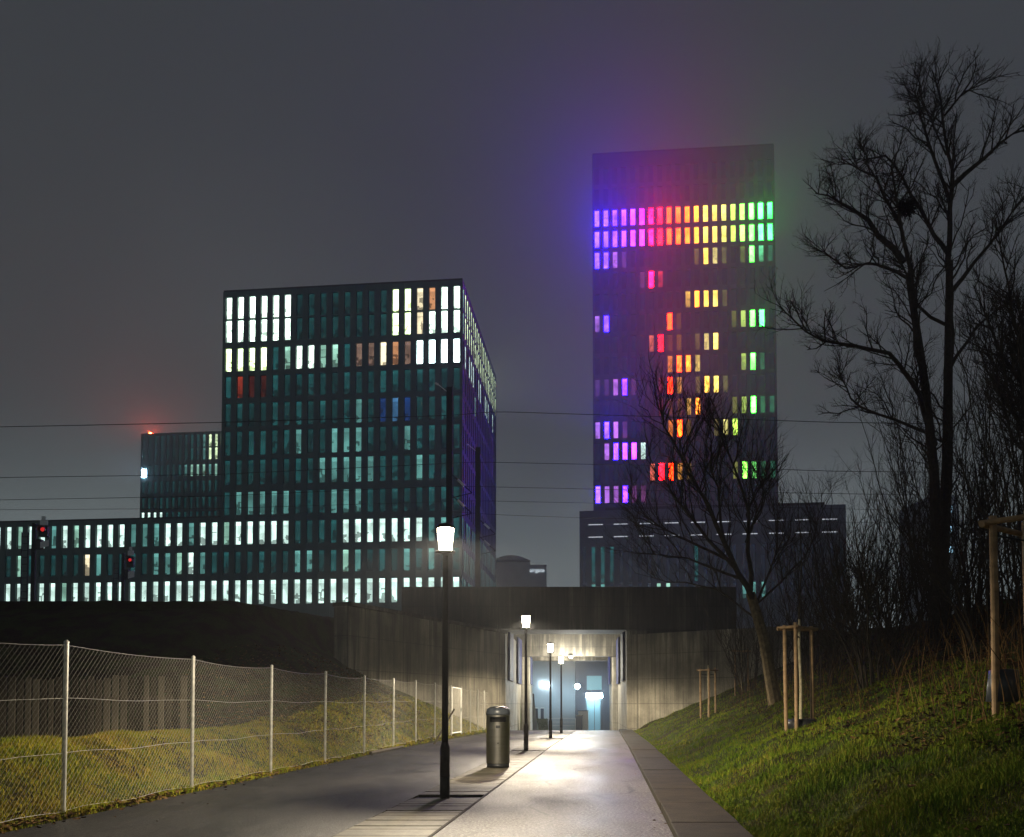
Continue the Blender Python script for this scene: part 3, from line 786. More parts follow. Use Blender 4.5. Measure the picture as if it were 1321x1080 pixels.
# railing
rl = tag(empty('guard_rail', (P(708, 930, 92).x, 92, gz(92))), 'white horizontal bar railing beyond the underpass exit', 'railing')
L_ = P(742, 930, 92).x - P(708, 930, 92).x
z1_ = P(720, 926.5, 92).z - gz(92)
for k, zz_ in enumerate((z1_, z1_ - .38, z1_ - .75)):
    m = MB(); m.box(0, L_, -.03, .03, zz_ - .05, zz_); m.build('rail', M['white_paint'], rl)
for q in (0, .5, 1):
    m = MB(); m.box(L_ * q, L_ * q + .06, .031, .09, 0, z1_ - .001); m.build('post', M['white_paint'], rl)
bo = tag(empty('stone_pier', (P(742.5, 930, 92).x, 92.3, gz(92))), 'dark square pier at the end of the white railing', 'pier')
m = MB(); m.box(.1, .75, 0, .6, 0, P(745, 924, 92).z - gz(92)); m.build('shaft', M['far_dark'], bo, bevel=.03)
m = MB(); zz_ = P(745, 924, 92).z - gz(92) + .001; m.box(.06, .79, -.04, .64, zz_, zz_ + .1); m.build('cap', M['concrete_wall'], bo, bevel=.02)
# white kiosk cabinet
kc = tag(empty('white_cabinet', (P(746.5, 930, 97).x, 97, gz(97))), 'white boxy cabinet with dark base beside the lit shelter', 'cabinet')
m = MB(); wk = P(759, 930, 97).x - P(746.5, 930, 97).x; zt_ = P(750, 917.5, 97).z - gz(97); m.box(0, wk, 0, .8, .75, zt_); m.build('box', M['white_paint'], kc, bevel=.03)
m = MB(); m.box(.1, wk - .1, .05, .75, 0, .749); m.build('base', M['far_dark'], kc)
m = MB(); m.box(-.06, wk + .06, -.06, .86, zt_ + .001, zt_ + .12); m.build('lid', M['far_dark'], kc, bevel=.02)
for u_, lb_t in ((692, 'dark square bollard nearest the left tunnel wall, beyond the underpass'), (699.5, 'second dark square bollard, just right of the first one by the hedge')):
    q_ = P(u_, 930, 94); e_ = tag(empty('bollard', (q_.x, 94, gz(94))), lb_t, 'bollard', 'bollards beyond the underpass')
    hb_ = P(u_, 914, 94).z - gz(94)
    m = MB(); m.box(-.16, .16, -.16, .16, 0, hb_); m.build('shaft', M['far_dark'], e_, bevel=.02)
    m = MB(); m.box(-.19, .19, -.19, .19, hb_ + .001, hb_ + .08); m.build('cap', M['white_paint'], e_, bevel=.02)
# clipped hedge
hd = MB()
hx0, hx1 = P(682, 930, 90).x, P(707, 930, 90).x
for i in range(2600):
    x, y_, z = R.uniform(hx0, hx1), R.uniform(90, 91.2), R.uniform(0, 1.75)
    p = Vector((x, y_, gz(90) + z)); a = Vector((R.gauss(0, 1), R.gauss(0, 1), R.gauss(0, 1))).normalized() * .09; b_ = a.orthogonal().normalized() * .05
    hd.quad(p - a, p + b_, p + a, p - b_)
hdg = hd.build('clipped_hedge', M['hedge']); tag(hdg, 'low green hedge lit up beyond the left tunnel wall', 'hedge')
# ---------------------------------------------------------------- railway: masts, wires, signals
def mast(u, vtop, Y, label):
    top = P(u, vtop, Y)
    e = tag(empty('catenary_mast', (top.x, Y, PLAT)), label, 'mast', 'catenary masts on the railway')
    h = top.z - PLAT
    m = MB()
    m.box(-.2, -.16, -.14, .14, 0, h); m.box(.16, .2, -.14, .14, 0, h); m.box(-.16, .16, -.02, .02, 0, h - .01)
    m.build('mast_column', M['mast'], e)
    m = MB(); m.box(-.35, .35, -.25, .25, -.2, .12); m.build('footing', M['concrete'], e)
    m = MB(); m.tube([(-.2, 0, h - .3), (-.75, 0, h + .15)], .035, 6); m.tube([(-.75, 0, h + .15), (-.95, 0, h + .25)], .07, 8); m.build('top_arm', M['plate'], e)
    for k, hz in enumerate((.60, .52)):
        m = MB(); z = h * hz
        m.tube([(.2, 0, z + .9), (1.5, -.05, z - .3)], .04, 6); m.tube([(.2, 0, z - .6), (1.5, -.05, z - .3)], .035, 6)
        m.tube([(.55, -.012, z + .58), (1.0, -.03, z + .16)], .09, 8, 1)
        m.build('cantilever_arm', [M['mast'], M['plate']], e)
    return e
mast(580, 499, 58, 'taller looking dark rail mast right behind the glaring lamp lantern')
mast(616.5, 577, 75, 'second dark rail mast against the side face of the cube block')
wires = [([(-60, 552), (283, 545), (580, 536), (640, 531), (1080, 545), (1400, 549)], 58, .026, 'highest overhead line crossing in front of both towers'),
         ([(-60, 617), (283, 612), (616, 596), (900, 602), (1080, 608), (1400, 611)], 75, .028, 'second highest overhead line, level with the small blue floodlight'),
         ([(-60, 646), (283, 640), (580, 627), (900, 634), (1400, 642)], 58, .018, 'third overhead line from the top, crossing the lower tower'),
         ([(-60, 658), (283, 656), (616, 646), (900, 652), (1400, 664)], 75, .018, 'lowest thin overhead line, just over the low wing roof'),
         ([(580, 660), (640, 664), (747, 668), (900, 671), (1400, 678)], 58, .014, 'thin contact line leaving the mast toward the podium')]
for pts, Y, r, lb in wires:
    m = MB(); pp = []
    us = [p[0] for p in pts]
    for u in np.linspace(us[0], us[-1], 60):
        pp.append(P(u, float(np.interp(u, us, [p[1] for p in pts])), Y))
    m.tube(pp, r, 5)
    tag(m.build('overhead_wire', M['cable']), lb, 'wire', 'overhead railway wires')
M['signal_red'] = lit('signal_red', (1., .03, .03), .55, False)
def signal(u, vt, vb, Y, label):
    k = Y / 1150.
    b_ = P(u, 785, Y); e = tag(empty('railway_signal', (b_.x, Y, PLAT)), label, 'railway signal', 'railway signals')
    z = lambda v: P(u, v, Y).z - PLAT
    m = MB(); m.box(-.10, .10, -.06, .06, 0, z(vt + 8)); 
    for q in np.arange(.3, z(vt + 20), .35): m.box(-.62, -.3, -.02, .02, q, q + .03)
    m.box(-.64, -.60, -.02, .02, .2, z(vt + 20)); m.box(-.32, -.28, -.02, .02, .2, z(vt + 20))
    m.build('signal_post', M['mast'], e)
    m = MB(); m.box(.101, .4, -.05, .05, z(vt + 42), z(vt + 40)); m.build('bracket', M['mast'], e)
    m = MB(); m.box(.101, .4, -.05, .05, z(vt + 12), z(vt + 10)); m.build('bracket', M['mast'], e)
    m = MB(); m.box(.3, .75, -.18, .1, z(vt + 26), z(vt + 12)); m.build('signal_head', M['rubber'], e, bevel=.03)
    m = MB(); cz = z(vt + 17); 
    m.tube([(.53, -.185, cz), (.53, -.20, cz)], .11, 16); m.build('red_lens', M['signal_red'], e)
    m = MB(); m.tube([(.53, -.19, cz), (.53, -.36, cz)], .19, 16, cap=False); m.build('hood', M['rubber'], e)
    m = MB(); m.box(.36, .76, -.16, -.12, z(vt + 11.2), z(vt + 5)); m.build('number_plate', M['plate'], e)
    m = MB(); m.box(.44, .64, -.16, -.12, z(vt + 4.6), z(vt)); m.build('top_plate', M['plate'], e)
    m = MB(); m.box(.15, .4, -.1, .2, z(vt + 41), z(vt + 29)); m.build('relay_box', M['rubber'], e)
    m = MB(); m.obox((.402, -.16, z(vt + 41)), (.40, .03, .12), (0, .03, 0), (0, 0, z(vt + 30) - z(vt + 41) - .12)); m.build('lower_plate', M['plate'], e)
    return e
signal(42, 667, 780, 45, 'left railway signal with red light, taller in front of the low wing')
signal(158, 706, 780, 60, 'smaller railway signal with red light, halfway along the low wing')
# ---------------------------------------------------------------- trees
def limb(mb, pts, r0, r1, n, kids_, lvl, rnd, up=.25, tw=1.):
    """a tapered limb through pts with side branches; kids_: list of (count, length, radius) per level"""
    pts = [Vector(p) for p in pts]
    L = sum((b - a).length for a, b in zip(pts, pts[1:]))
    # resample with wobble
    ns = max(3, int(L / (.5 if lvl == 0 else .28)) + 1)
    cum = [0]
    for a, b in zip(pts, pts[1:]): cum.append(cum[-1] + (b - a).length)
    out = []
    for i in range(ns):
        s = L * i / (ns - 1); j = 0
        while j < len(cum) - 2 and s > cum[j + 1]: j += 1
        q = (s - cum[j]) / max(1e-6, cum[j + 1] - cum[j])
        p = pts[j].lerp(pts[j + 1], min(1, q))
        if 0 < i: p = p + Vector((rnd.gauss(0, 1), rnd.gauss(0, 1), rnd.gauss(0, .6))) * (.035 + .012 * lvl) * min(1, L / 2)
        out.append(p)
    rad = [r0 + (r1 - r0) * i / (ns - 1) for i in range(ns)]
    mb.tube(out, rad, n, cap=False)
    if lvl < len(kids_): side(mb, out, rad, L, kids_, lvl, rnd, up)
def side(mb, out, rad, L, kids_, lvl, rnd, up):
    per_m, ln, rr = kids_[lvl]
    cnt = max(1, int(per_m * L + rnd.random()))
    ns = len(out)
    for k in range(cnt):
        q = rnd.uniform(.22 if lvl == 0 else .12, 1.0)
        i = min(ns - 2, int(q * (ns - 1))); f = q * (ns - 1) - i
        p = out[i].lerp(out[i + 1], f); d = (out[i + 1] - out[i]).normalized()
        a = Vector((rnd.gauss(0, 1), rnd.gauss(0, 1), rnd.gauss(0, .8)))
        a = (a - d * a.dot(d)).normalized()
        an = rnd.uniform(.45, 1.05)
        nd = (d * math.cos(an) + a * math.sin(an) + Vector((0, 0, up * rnd.uniform(.3, 1.2)))).normalized()
        l = ln * rnd.uniform(.45, 1.15) * (1.15 - .5 * q)
        r = min(rad[i] * .7, rr * rnd.uniform(.7, 1.1))
        q1 = p + nd * l * .5 + Vector((rnd.gauss(0, .05), rnd.gauss(0, .05), .03)) * l
        q2 = q1 + (nd + Vector((rnd.gauss(0, .3), rnd.gauss(0, .3), up * .8 + rnd.gauss(0, .15)))).normalized() * l * .5
        limb(mb, [p, q1, q2], r, r * .35, 4 if lvl == 0 else 3, kids_, lvl + 1, rnd, up)
def pix(path, Y, rnd, spread=.0):
    out = []; dy = 0
    for i, (u, v) in enumerate(path):
        if i: dy += rnd.gauss(0, spread)
        out.append(P(u, v, Y + dy))
    return out
# big bare tree on the right
rb = random.Random(3); TY = 24.
bt_base = hit(1212, 830); TYb = 24.
bt = empty('bare_tree', (P(1212, 800, TYb).x, TYb, float(hgt(P(1212, 800, TYb).x, TYb))))
tag(bt, 'tall bare tree with two main stems and a dark nest, right of the tower', 'tree')
tr = MB()
gpt = bt.location + Vector((0, 0, -.3))
st1 = [P(1215, 735, TYb), P(1222, 600, TYb), P(1223, 500, TYb), P(1225, 338, TYb), P(1227, 236, TYb), P(1214, 135, TYb), P(1207, 86, TYb)]
st2 = [P(1210, 735, TYb), P(1205, 610, TYb - .3), P(1194, 500, TYb - .5), P(1172, 355, TYb - .8), P(1163, 278, TYb - 1), P(1150, 215, TYb - 1)]
tr.tube([gpt, gpt.lerp(P(1213, 735, TYb), .4), P(1213, 735, TYb)], [.36, .28, .24], 10, cap=False)
KT = [(5.4, 1.35, .024), (7.0, .62, .011), (8.5, .26, .0062)]
KS = [(3.2, 1.7, .03), (6.0, .75, .012), (8.0, .28, .0065)]
crn = MB()
for pts, r0, r1 in ((st1, .175, .018), (st2, .155, .022)):
    tr.tube(pts[:4], [r0 + (r1 - r0) * i / 6 for i in range(4)], 8, cap=False)
    limb(crn, pts[2:], r0 * .72, r1, 6, KS, 0, rb)
    side(crn, pts[0:3], [r0] * 3, 6, [(.9, 2.4, .035)] + KS[1:], 0, rb, .3)
LB = [([(1166, 338), (1120, 287), (1090, 262), (1050, 250)], .10), ([(1206, 575), (1186, 512), (1150, 461), (1112, 446), (1048, 438), (1004, 392)], .09),
      ([(1228, 240), (1278, 193), (1330, 158)], .08), ([(1225, 330), (1195, 285), (1172, 240), (1150, 200), (1100, 205)], .07),
      ([(1226, 260), (1205, 197), (1188, 150), (1180, 120)], .055), ([(1163, 290), (1130, 230), (1085, 205)], .055),
      ([(1224, 380), (1265, 330), (1300, 280), (1330, 240)], .07), ([(1223, 480), (1260, 420), (1310, 380)], .06),
      ([(1172, 360), (1130, 340), (1085, 345), (1062, 325)], .05), ([(1200, 560), (1150, 540), (1110, 530), (1080, 470)], .05),
      ([(1218, 150), (1245, 115), (1275, 105)], .035), ([(1221, 200), (1190, 130), (1182, 105)], .03), ([(1222, 420), (1185, 400), (1160, 330), (1140, 270)], .05)]
for path, r in LB: limb(crn, pix(path, TYb, rb, .55), r, .012, 5, KT, 0, rb)
tr.build('trunk', M['bark'], bt).matrix_parent_inverse = Matrix.Translation(bt.location).inverted()
crn.build('crown', M['bark'], bt).matrix_parent_inverse = Matrix.Translation(bt.location).inverted()
# dead leaves still hanging on the crown
m = MB()
cv = crn.v
for i in range(2600):
    p = Vector(cv[rb.randrange(len(cv))]) + Vector((rb.gauss(0, .03), rb.gauss(0, .03), -.03))
    a = Vector((rb.gauss(0, 1), rb.gauss(0, 1), rb.gauss(0, 1) - .8)).normalized() * rb.uniform(.03, .06); b_ = a.orthogonal().normalized() * .018
    m.quad(p, p + a * .5 + b_, p + a, p + a * .5 - b_)
m.build('withered_leaves', M['leaf'], bt).matrix_parent_inverse = Matrix.Translation(bt.location).inverted()
nm = MB(); nc = P(1169, 268, TYb - .95)
for i in range(260):
    d = Vector((rb.gauss(0, 1), rb.gauss(0, 1), rb.gauss(0, .8))).normalized(); c = nc + d * rb.uniform(.0, .2)
    e = Vector((rb.gauss(0, 1), rb.gauss(0, 1), rb.gauss(0, .6))).normalized() * rb.uniform(.12, .3)
    nm.tube([c - e, c + e], .009, 3)
tag(nm.build('bird_nest', M['nest']), 'dark round twig nest high in the big bare tree', 'nest')
# leaning tree in front of the tower
rl_ = random.Random(5)
lb_ = hit(1000, 906); LY = lb_.y
lt = tag(empty('bare_tree', lb_), 'leaning bare tree with a fan of fine twigs in front of the tower', 'tree')
tr = MB(); crn = MB()
tr.tube([lb_ + Vector((.1, 0, -.3)), P(1000, 905, LY), P(992, 862, LY), P(985, 822, LY), P(968, 765, LY)], [.30, .2, .165, .15, .13], 10, cap=False)
KL = [(3.8, 2.2, .02), (4.6, .95, .009), (4.6, .4, .005)]
LL = [([(972, 775), (950, 735), (905, 640), (865, 565), (842, 515)], .09), ([(950, 735), (880, 655), (832, 590)], .06), ([(968, 765), (962, 650), (935, 560), (905, 520)], .07),
      ([(945, 725), (870, 690), (812, 650)], .05), ([(960, 748), (890, 720), (815, 712)], .045), ([(925, 680), (880, 590), (870, 530)], .04), ([(935, 700), (920, 600), (915, 530)], .045),
      ([(978, 800), (930, 760), (860, 750), (820, 740)], .035), ([(962, 700), (985, 640), (975, 590)], .035), ([(975, 780), (1005, 700), (1000, 640)], .04), ([(975, 780), (1040, 720), (1060, 650)], .035)]
for path, r in LL: limb(crn, pix(path, LY, rl_, .5), r, .008, 5, KL, 0, rl_, .5)
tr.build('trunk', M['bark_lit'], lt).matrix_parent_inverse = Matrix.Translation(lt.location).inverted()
crn.build('crown', M['bark'], lt).matrix_parent_inverse = Matrix.Translation(lt.location).inverted()
# tree at the right edge
re_ = random.Random(9)
ex, ey = 12.6, 20.
et = tag(empty('bare_tree', (ex, ey, float(hgt(ex, ey)))), 'dense twiggy bare tree cut by the right picture edge', 'tree')
tr = MB(); crn = MB(); o = et.location
tr.tube([o + Vector((0, 0, -.3)), o + Vector((-.1, 0, 2)), o + Vector((-.2, 0, 4))], [.2, .16, .12], 8, cap=False)
for k in range(15):
    a = re_.uniform(0, 6.28); q0 = o + Vector((-.2, 0, re_.uniform(1., 4)))
    e1 = Vector((math.cos(a) * re_.uniform(.8, 2.2) - .3, math.sin(a) * re_.uniform(.8, 2.0), re_.uniform(3, 6)))
    limb(crn, [q0, q0 + e1 * .5 + Vector((e1.x * .2, e1.y * .2, 0)), q0 + e1], .07, .01, 5, KT, 0, re_, .5)
tr.build('trunk', M['bark'], et).matrix_parent_inverse = Matrix.Translation(et.location).inverted()
crn.build('crown', M['bark'], et).matrix_parent_inverse = Matrix.Translation(et.location).inverted()
# bare shrubs on the bank: three made, the rest copied
def make_shrub(seed, h, n):
    rs = random.Random(seed)
    e = empty('bare_shrub', (0, 0, 0)); m = MB()
    for k in range(n):
        a = rs.uniform(0, 6.28); q0 = Vector((math.cos(a) * .25, math.sin(a) * .25, -.25)); l = h * rs.uniform(.55, 1.05)
        lean = rs.uniform(.1, .5)
        e1 = Vector((math.cos(a) * lean, math.sin(a) * lean, 1)).normalized() * l
        limb(m, [q0, q0 + e1 * .5, q0 + e1 + Vector((math.cos(a), math.sin(a), 0)) * lean * .5], .022, .005, 4, [(3.0, 1.2, .010), (4.6, .5, .006)], 0, rs, .5)
    m.build('stems', M['bark'], e)
    return e
sh = [make_shrub(21, 4.6, 16), make_shrub(22, 6.0, 18), make_shrub(23, 3.0, 16)]
spots = [(1040, 30, 1, 'bare shrub right behind the staked young tree, before the podium'), (1085, 27, 1, 'upright bare shrub at the right end of the podium'),
         (1120, 24, 0, 'bare shrub between the podium and the big tree'), (1150, 29, 1, 'tall tangled shrub left of the big tree trunk'), (1178, 20, 2, 'low dark shrub left below the big tree stems'),
         (1225, 21, 1, 'tangled shrub at the foot of the big tree'), (1250, 18, 2, 'low bushy shrub right of the big tree foot'), (1262, 26, 1, 'tall shrub right of the big tree stems'),
         (1300, 20, 0, 'bare shrub behind the wooden stakes at the right edge'), (1345, 16, 1, 'shrub half cut off by the right picture edge'), (1000, 35, 0, 'thin shrub behind the leaning tree trunk'),
         (965, 37, 0, 'thin shrub standing on top of the right wing wall bank'), (1130, 18, 2, 'low brown shrub in the middle of the dark bank'), (1310, 24, 1, 'tall background shrub above the wooden stakes'),
         (1200, 26, 1, 'dense shrub directly behind the twin stems'), (1285, 15, 2, 'low shrub just left of the wooden stake pair'), (1060, 22, 2, 'low shrub behind the right leg of the tree guard'), (1100, 34, 1, 'far shrub silhouetted against the podium end')]
used = set()
for (u, Y, k, lb) in spots:
    x = (u - CX) / F * Y; z = float(hgt(x, Y))
    o = sh[k] if k not in used else copy_tree(sh[k]); used.add(k)
    o.location = (x, Y, z); o.rotation_euler.z = R.uniform(0, 6.28); s_ = R.uniform(.85, 1.25); o.scale = (s_, s_, s_ * R.uniform(.9, 1.15))
    tag(o, lb, 'shrub', 'bare shrubs on the dark bank')
# ---------------------------------------------------------------- staked young trees
def guard(pixposts, vtops, ubase, label, tlabel, trunk_u, trunk_top, bag, Yfix=None, third_back=True):
    """posts at pixels (u, vbase); returns things"""
    pts = []
    for (u, v), vt in zip(pixposts, vtops):
        b_ = hit(u, v) if Yfix is None else Vector((P(u, v, Yfix).x, Yfix, float(hgt(P(u, v, Yfix).x, Yfix))))
        top = P(u, vt, b_.y).z
        pts.append((b_, top))
    return pts
def stake_set(center, hz, rad, label, tl, top_extra, bagsize, rot, pr=.035, angles=None):
    e = tag(empty('tree_guard', center), label, 'tree stakes', 'wooden tree guards on the bank')
    ps = []
    for k in range(3):
        a = math.radians(angles[k]) if angles else rot + k * 2.094; x, y = math.cos(a) * rad, math.sin(a) * rad
        zz_ = float(hgt(center.x + x, center.y + y)) - center.z
        ps.append(Vector((x, y, hz)))
        m = MB(); lean = R.uniform(-.02, .02)
        m.tube([(x + lean, y, zz_ - .1), (x, y, hz * .5), (x, y, hz + R.uniform(-.02, .05))], pr, 12); m.build('stake', M['wood'], e, False)
    for a, b in ((0, 1), (1, 2), (2, 0)):
        d = (ps[b] - ps[a]).normalized(); zoff = Vector((0, 0, -.06 - .012 * a)); out = Vector((ps[a].x + ps[b].x, ps[a].y + ps[b].y, 0)).normalized() * pr * 1.6
        m = MB(); m.tube([ps[a] - d * .12 + zoff + out, ps[b] + d * .12 + zoff + out], pr * .8, 10); m.build('cross_rail', M['wood'], e)
    m = MB(); rs = random.Random(int(center.y * 10))
    m.tube([ps[0] + Vector((0, 0, -.2)), Vector((0, 0, hz - .25)), ps[1] + Vector((0, 0, -.2))], .012, 6); m.build('tie_strap', M['rubber'], e)
    y_ = tag(empty('young_tree', center), tl, 'tree', 'young staked trees on the bank')
    m = MB(); h = hz + top_extra
    m.tube([(0, 0, -.1), (.015, 0, hz * .4), (-.01, 0, hz * .8), (0, 0, hz + .1)], [.035, .03, .027, .022], 8); m.build('trunk', M['wood_pale'], y_)
    m = MB()
    limb(m, [(0, 0, hz + .05), (.02, 0, hz + top_extra * .5), (0, .02, h)], .02, .006, 5, [(3.0, .8, .008), (3., .35, .005)], 0, rs, .6)
    m.build('crown', M['bark'], y_)
    return e, y_
c1 = hit(1033, 938); k1 = c1.y
h1 = P(1030, 806, k1).z - c1.z
stake_set(c1, h1, .29, 'three legged wooden tree guard in the middle of the grass bank', 'young pale tree inside the nearest full tree guard', 2.2, 1, 2.6, .035, (185, 238, 25))
m = MB(); m.lathe([(.30, -.12), (.31, .05), (.28, .14), (.2, .15)], 24, (0, 0, 0)); wb = m.build('watering_bag', M['rubber'], None, True); wb.location = c1 + Vector((.08, .05, .0))
tag(wb, 'flat black watering ring around the foot of the nearest guarded tree', 'watering ring')
c2 = hit(914, 924); h2 = P(914, 862, c2.y).z - c2.z
stake_set(c2, h2, .3, 'small distant wooden tree guard in front of the pale wing wall', 'thin young tree in the guard before the pale wing wall', 1.6, 1, .4)
c3 = hit(957, 894); h3 = P(957, 838, c3.y).z - c3.z
stake_set(c3, h3, .3, 'farthest wooden tree guard, dim at the top of the wing wall slope', 'dim young tree in the farthest guard', 1.6, 1, 1.3)
c4 = hit(1328, 893); h4 = P(1300, 670, c4.y).z - c4.z
stake_set(c4, h4, .44, 'big wooden stakes with cross rail at the right picture edge', 'young tree tied to the big stakes at the right edge', 2.5, 1, 3.5, .042, (193, 250, 60))
m = MB(); m.lathe([(.19, -.1), (.17, .1), (.15, .26), (.1, .27)], 24); tb = m.build('plant_tub', M['tub'], None, True); tb.location = c4 + Vector((-.30, -.02, -.02))
tag(tb, 'dark grey upturned tub at the foot of the right edge stakes', 'tub')
# fallen branch on the left slope
fbp = [hit(478, 974), hit(500, 970), hit(520, 965)]
m = MB(); m.tube([p + Vector((0, 0, .05)) for p in fbp], [.05, .05, .03], 6); tag(m.build('fallen_branch', M['bark']), 'dark fallen branch lying on the slope behind the fence', 'branch')
pr_ = MB(); a = hit(560, 962) + Vector((0, 0, .05)); b_ = P(586, 915, a.y + .8); pr_.tube([a, b_], .035, 6); tag(pr_.build('leaning_stick', M['bark']), 'slanting dark prop leaning on the fence beside the white gate', 'prop')
# ---------------------------------------------------------------- grass, leaves
def mesh_np(name, V, Fc, mat, nper):
    me = bpy.data.meshes.new(name)
    me.vertices.add(len(V)); me.vertices.foreach_set('co', V.astype(np.float32).ravel())
    nf = len(Fc); me.loops.add(nf * nper); me.polygons.add(nf)
    me.loops.foreach_set('vertex_index', Fc.astype(np.int32).ravel())
    me.polygons.foreach_set('loop_start', np.arange(0, nf * nper, nper, dtype=np.int32))
    me.materials.append(mat); me.update(calc_edges=True); me.validate()
    o = bpy.data.objects.new(name, me); COL.objects.link(o); return o
def grass(name, X, Y, hmin, hmax, wbase, mat, lay=.6):
    n = len(X); Z = hgt(X, Y)
    h = NR.uniform(hmin, hmax, n) * (1 + .5 * np.sin(X * 3.1) * np.sin(Y * 2.3))
    w = wbase * NR.uniform(.7, 1.3, n) * (.5 + Y / 18)
    a = NR.uniform(0, 2 * np.pi, n); b = NR.uniform(0, 2 * np.pi, n); ln = NR.uniform(.1, lay, n) * h
    p0 = np.stack([X - np.cos(a) * w, Y - np.sin(a) * w, Z - .01], 1); p1 = np.stack([X + np.cos(a) * w, Y + np.sin(a) * w, Z - .01], 1)
    mid = np.stack([X + np.cos(b) * ln * .35, Y + np.sin(b) * ln * .35, Z + h * .6], 1)
    wv = np.stack([np.cos(a) * w * .7, np.sin(a) * w * .7, 0 * w], 1)
    tip = np.stack([X + np.cos(b) * ln, Y + np.sin(b) * ln, Z + h * NR.uniform(.7, 1, n)], 1)
    V = np.stack([p0, p1, mid + wv, mid - wv, tip], 1).reshape(-1, 3)
    i = np.arange(n)[:, None] * 5
    T = np.concatenate([i + [0, 1, 2], i + [0, 2, 3], i + [3, 2, 4]], 1).reshape(-1, 3)
    o = mesh_np(name, V, T, mat, 3); return tag(o, kind='stuff')
def nz2(X, Y): return np.sin(X * 1.7 + 2 * np.sin(Y * .8)) * np.sin(Y * 1.3 + X * .5) + .6 * np.sin(X * 4.1 - Y * 1.2) * np.sin(Y * 3.3 + X)
def sampleY(n, a, b):
    u = NR.uniform(0, 1, n); return 1 / (1 / a + u * (1 / b - 1 / a))
n = 210000
Yg = sampleY(n, 5., 52.); s = NR.uniform(.0, 1, n) ** 1.1 * np.minimum(7.5, 2.2 + Yg * .16)
keep = (NR.uniform(0, 1, n) < np.clip(1.25 - s / (2.2 + Yg * .12) * .75 + .35 * nz2(s + Yg, Yg), .08, 1))
Yg, s = Yg[keep], s[keep]
Xg = XR(Yg) + .77 + s
keep = sdist(Xg, Yg, WC, WD) < 0
grass('grass', Xg[keep], Yg[keep], .03, .095, .0028, M['grass'], 1.0)
n = 120000
Yg = sampleY(n, 7., 51.); s = NR.uniform(.0, 1, n) * 3.4
s = np.where(Yg > 26, s * .8, s)
Xg = XL(Yg) - .02 - s
keep = (sdist(Xg, Yg, WA, WB) < -.05)
Xg, Yg = Xg[keep], Yg[keep]
grass('grass', Xg, Yg, .03, .11, .0032, M['grass_dry'], 1.3)
def leaves(name, X, Y, size, mat):
    n = len(X); Z = hgt(X, Y) + NR.uniform(.01, .05, n); sz = size * NR.uniform(.5, 1.3, n)
    a = NR.uniform(0, 6.28, n); tl = NR.uniform(-.5, .5, n)
    d = np.stack([np.cos(a), np.sin(a), tl], 1) * sz[:, None]; e = np.stack([-np.sin(a), np.cos(a), NR.uniform(-.5, .5, n)], 1) * (sz * .55)[:, None]
    c = np.stack([X, Y, Z], 1); cup = np.stack([0 * sz, 0 * sz, sz * .3], 1)
    V = np.stack([c - d, c + e + cup, c + d, c - e + cup], 1).reshape(-1, 3)
    i = np.arange(n)[:, None] * 4
    T = np.concatenate([i + [0, 1, 2], i + [0, 2, 3]], 1).reshape(-1, 3)
    return tag(mesh_np(name, V, T, mat, 3), kind='stuff')
n = 1500; Yv = sampleY(n, 8, 40); leaves('fallen_leaves', XL(Yv) + NR.normal(-.08, .10, n), Yv, .045, M['leaf'])
n = 9000; Yv = sampleY(n, 8, 34); s = 2.0 + NR.uniform(0, 1, n) * 7; leaves('leaf_litter', XR(Yv) + .75 + s, Yv, .045, M['leaf'])
n = 7000; Yv = NR.uniform(24, 40, n); s = NR.uniform(.8, 7, n); Xv = XL(Yv) - s; k_ = sdist(Xv, Yv, WA, WB) < -.1; leaves('leaf_litter', Xv[k_], Yv[k_], .05, M['leaf'])
n = 5000; Yv = sampleY(n, 6, 50); o_ = np.where(NR.uniform(0, 1, n) < .35, NR.normal(-.005, .015, n), NR.normal(.79, .04, n)); k_ = nz2(Yv * 1.3, Yv) > -.1
grass('grass', (XR(Yv) + o_)[k_], Yv[k_], .02, .07, .003, M['grass'], 1.2)
n = 160; Yv = sampleY(n, 7, 40); leaves('fallen_leaves', XL(Yv) + np.abs(NR.normal(0, .5, n)), Yv, .03, M['leaf'])
n = 70; Yv = sampleY(n, 6, 35); leaves('fallen_leaves', XR(Yv) - np.abs(NR.normal(0, .25, n)), Yv, .03, M['leaf'])
n = 900; Yv = sampleY(n, 6, 25); leaves('fallen_leaves', XR(Yv) + .8 + NR.uniform(0, 3.5, n), Yv, .03, M['leaf'])
bl = hit(1172, 1029); m = MB()
for i in range(6):
    a = -1.2 + i * .48; d = Vector((math.cos(a), math.sin(a) * .6, .25 + .1 * (i % 2))) * .075; e = Vector((-math.sin(a), math.cos(a) * .6, .1)) * .022
    m.quad((0, 0, .02), d * .6 + e + Vector((0, 0, .03)), d + Vector((0, 0, .02)), d * .6 - e + Vector((0, 0, .03)))
o = m.build('dead_leaf', M['leaf_pale']); o.location = bl + Vector((0, 0, .06)); tag(o, 'curled orange brown leaf lying alone on the lower grass bank', 'leaf')
# dry weed stalks on the dark bank (uncountable)
m = MB(); rw2 = random.Random(31)
for i in range(900):
    Y = 8.5 + 26 * rw2.random() ** 1.4; s = rw2.uniform(2.6, 8); x = XR(Y) + .75 + s
    if sdist(x, Y, WC, WD) > -.3: continue
    z = float(hgt(x, Y)); h = rw2.uniform(.2, 1.1); dx, dy = rw2.gauss(0, .25) * h, rw2.gauss(0, .25) * h
    m.tube([(x, Y, z - .03), (x + dx * .4, Y + dy * .4, z + h * .6), (x + dx, Y + dy, z + h)], [.006, .005, .002], 3, cap=False)
tag(m.build('undergrowth', M['leaf']), kind='stuff')
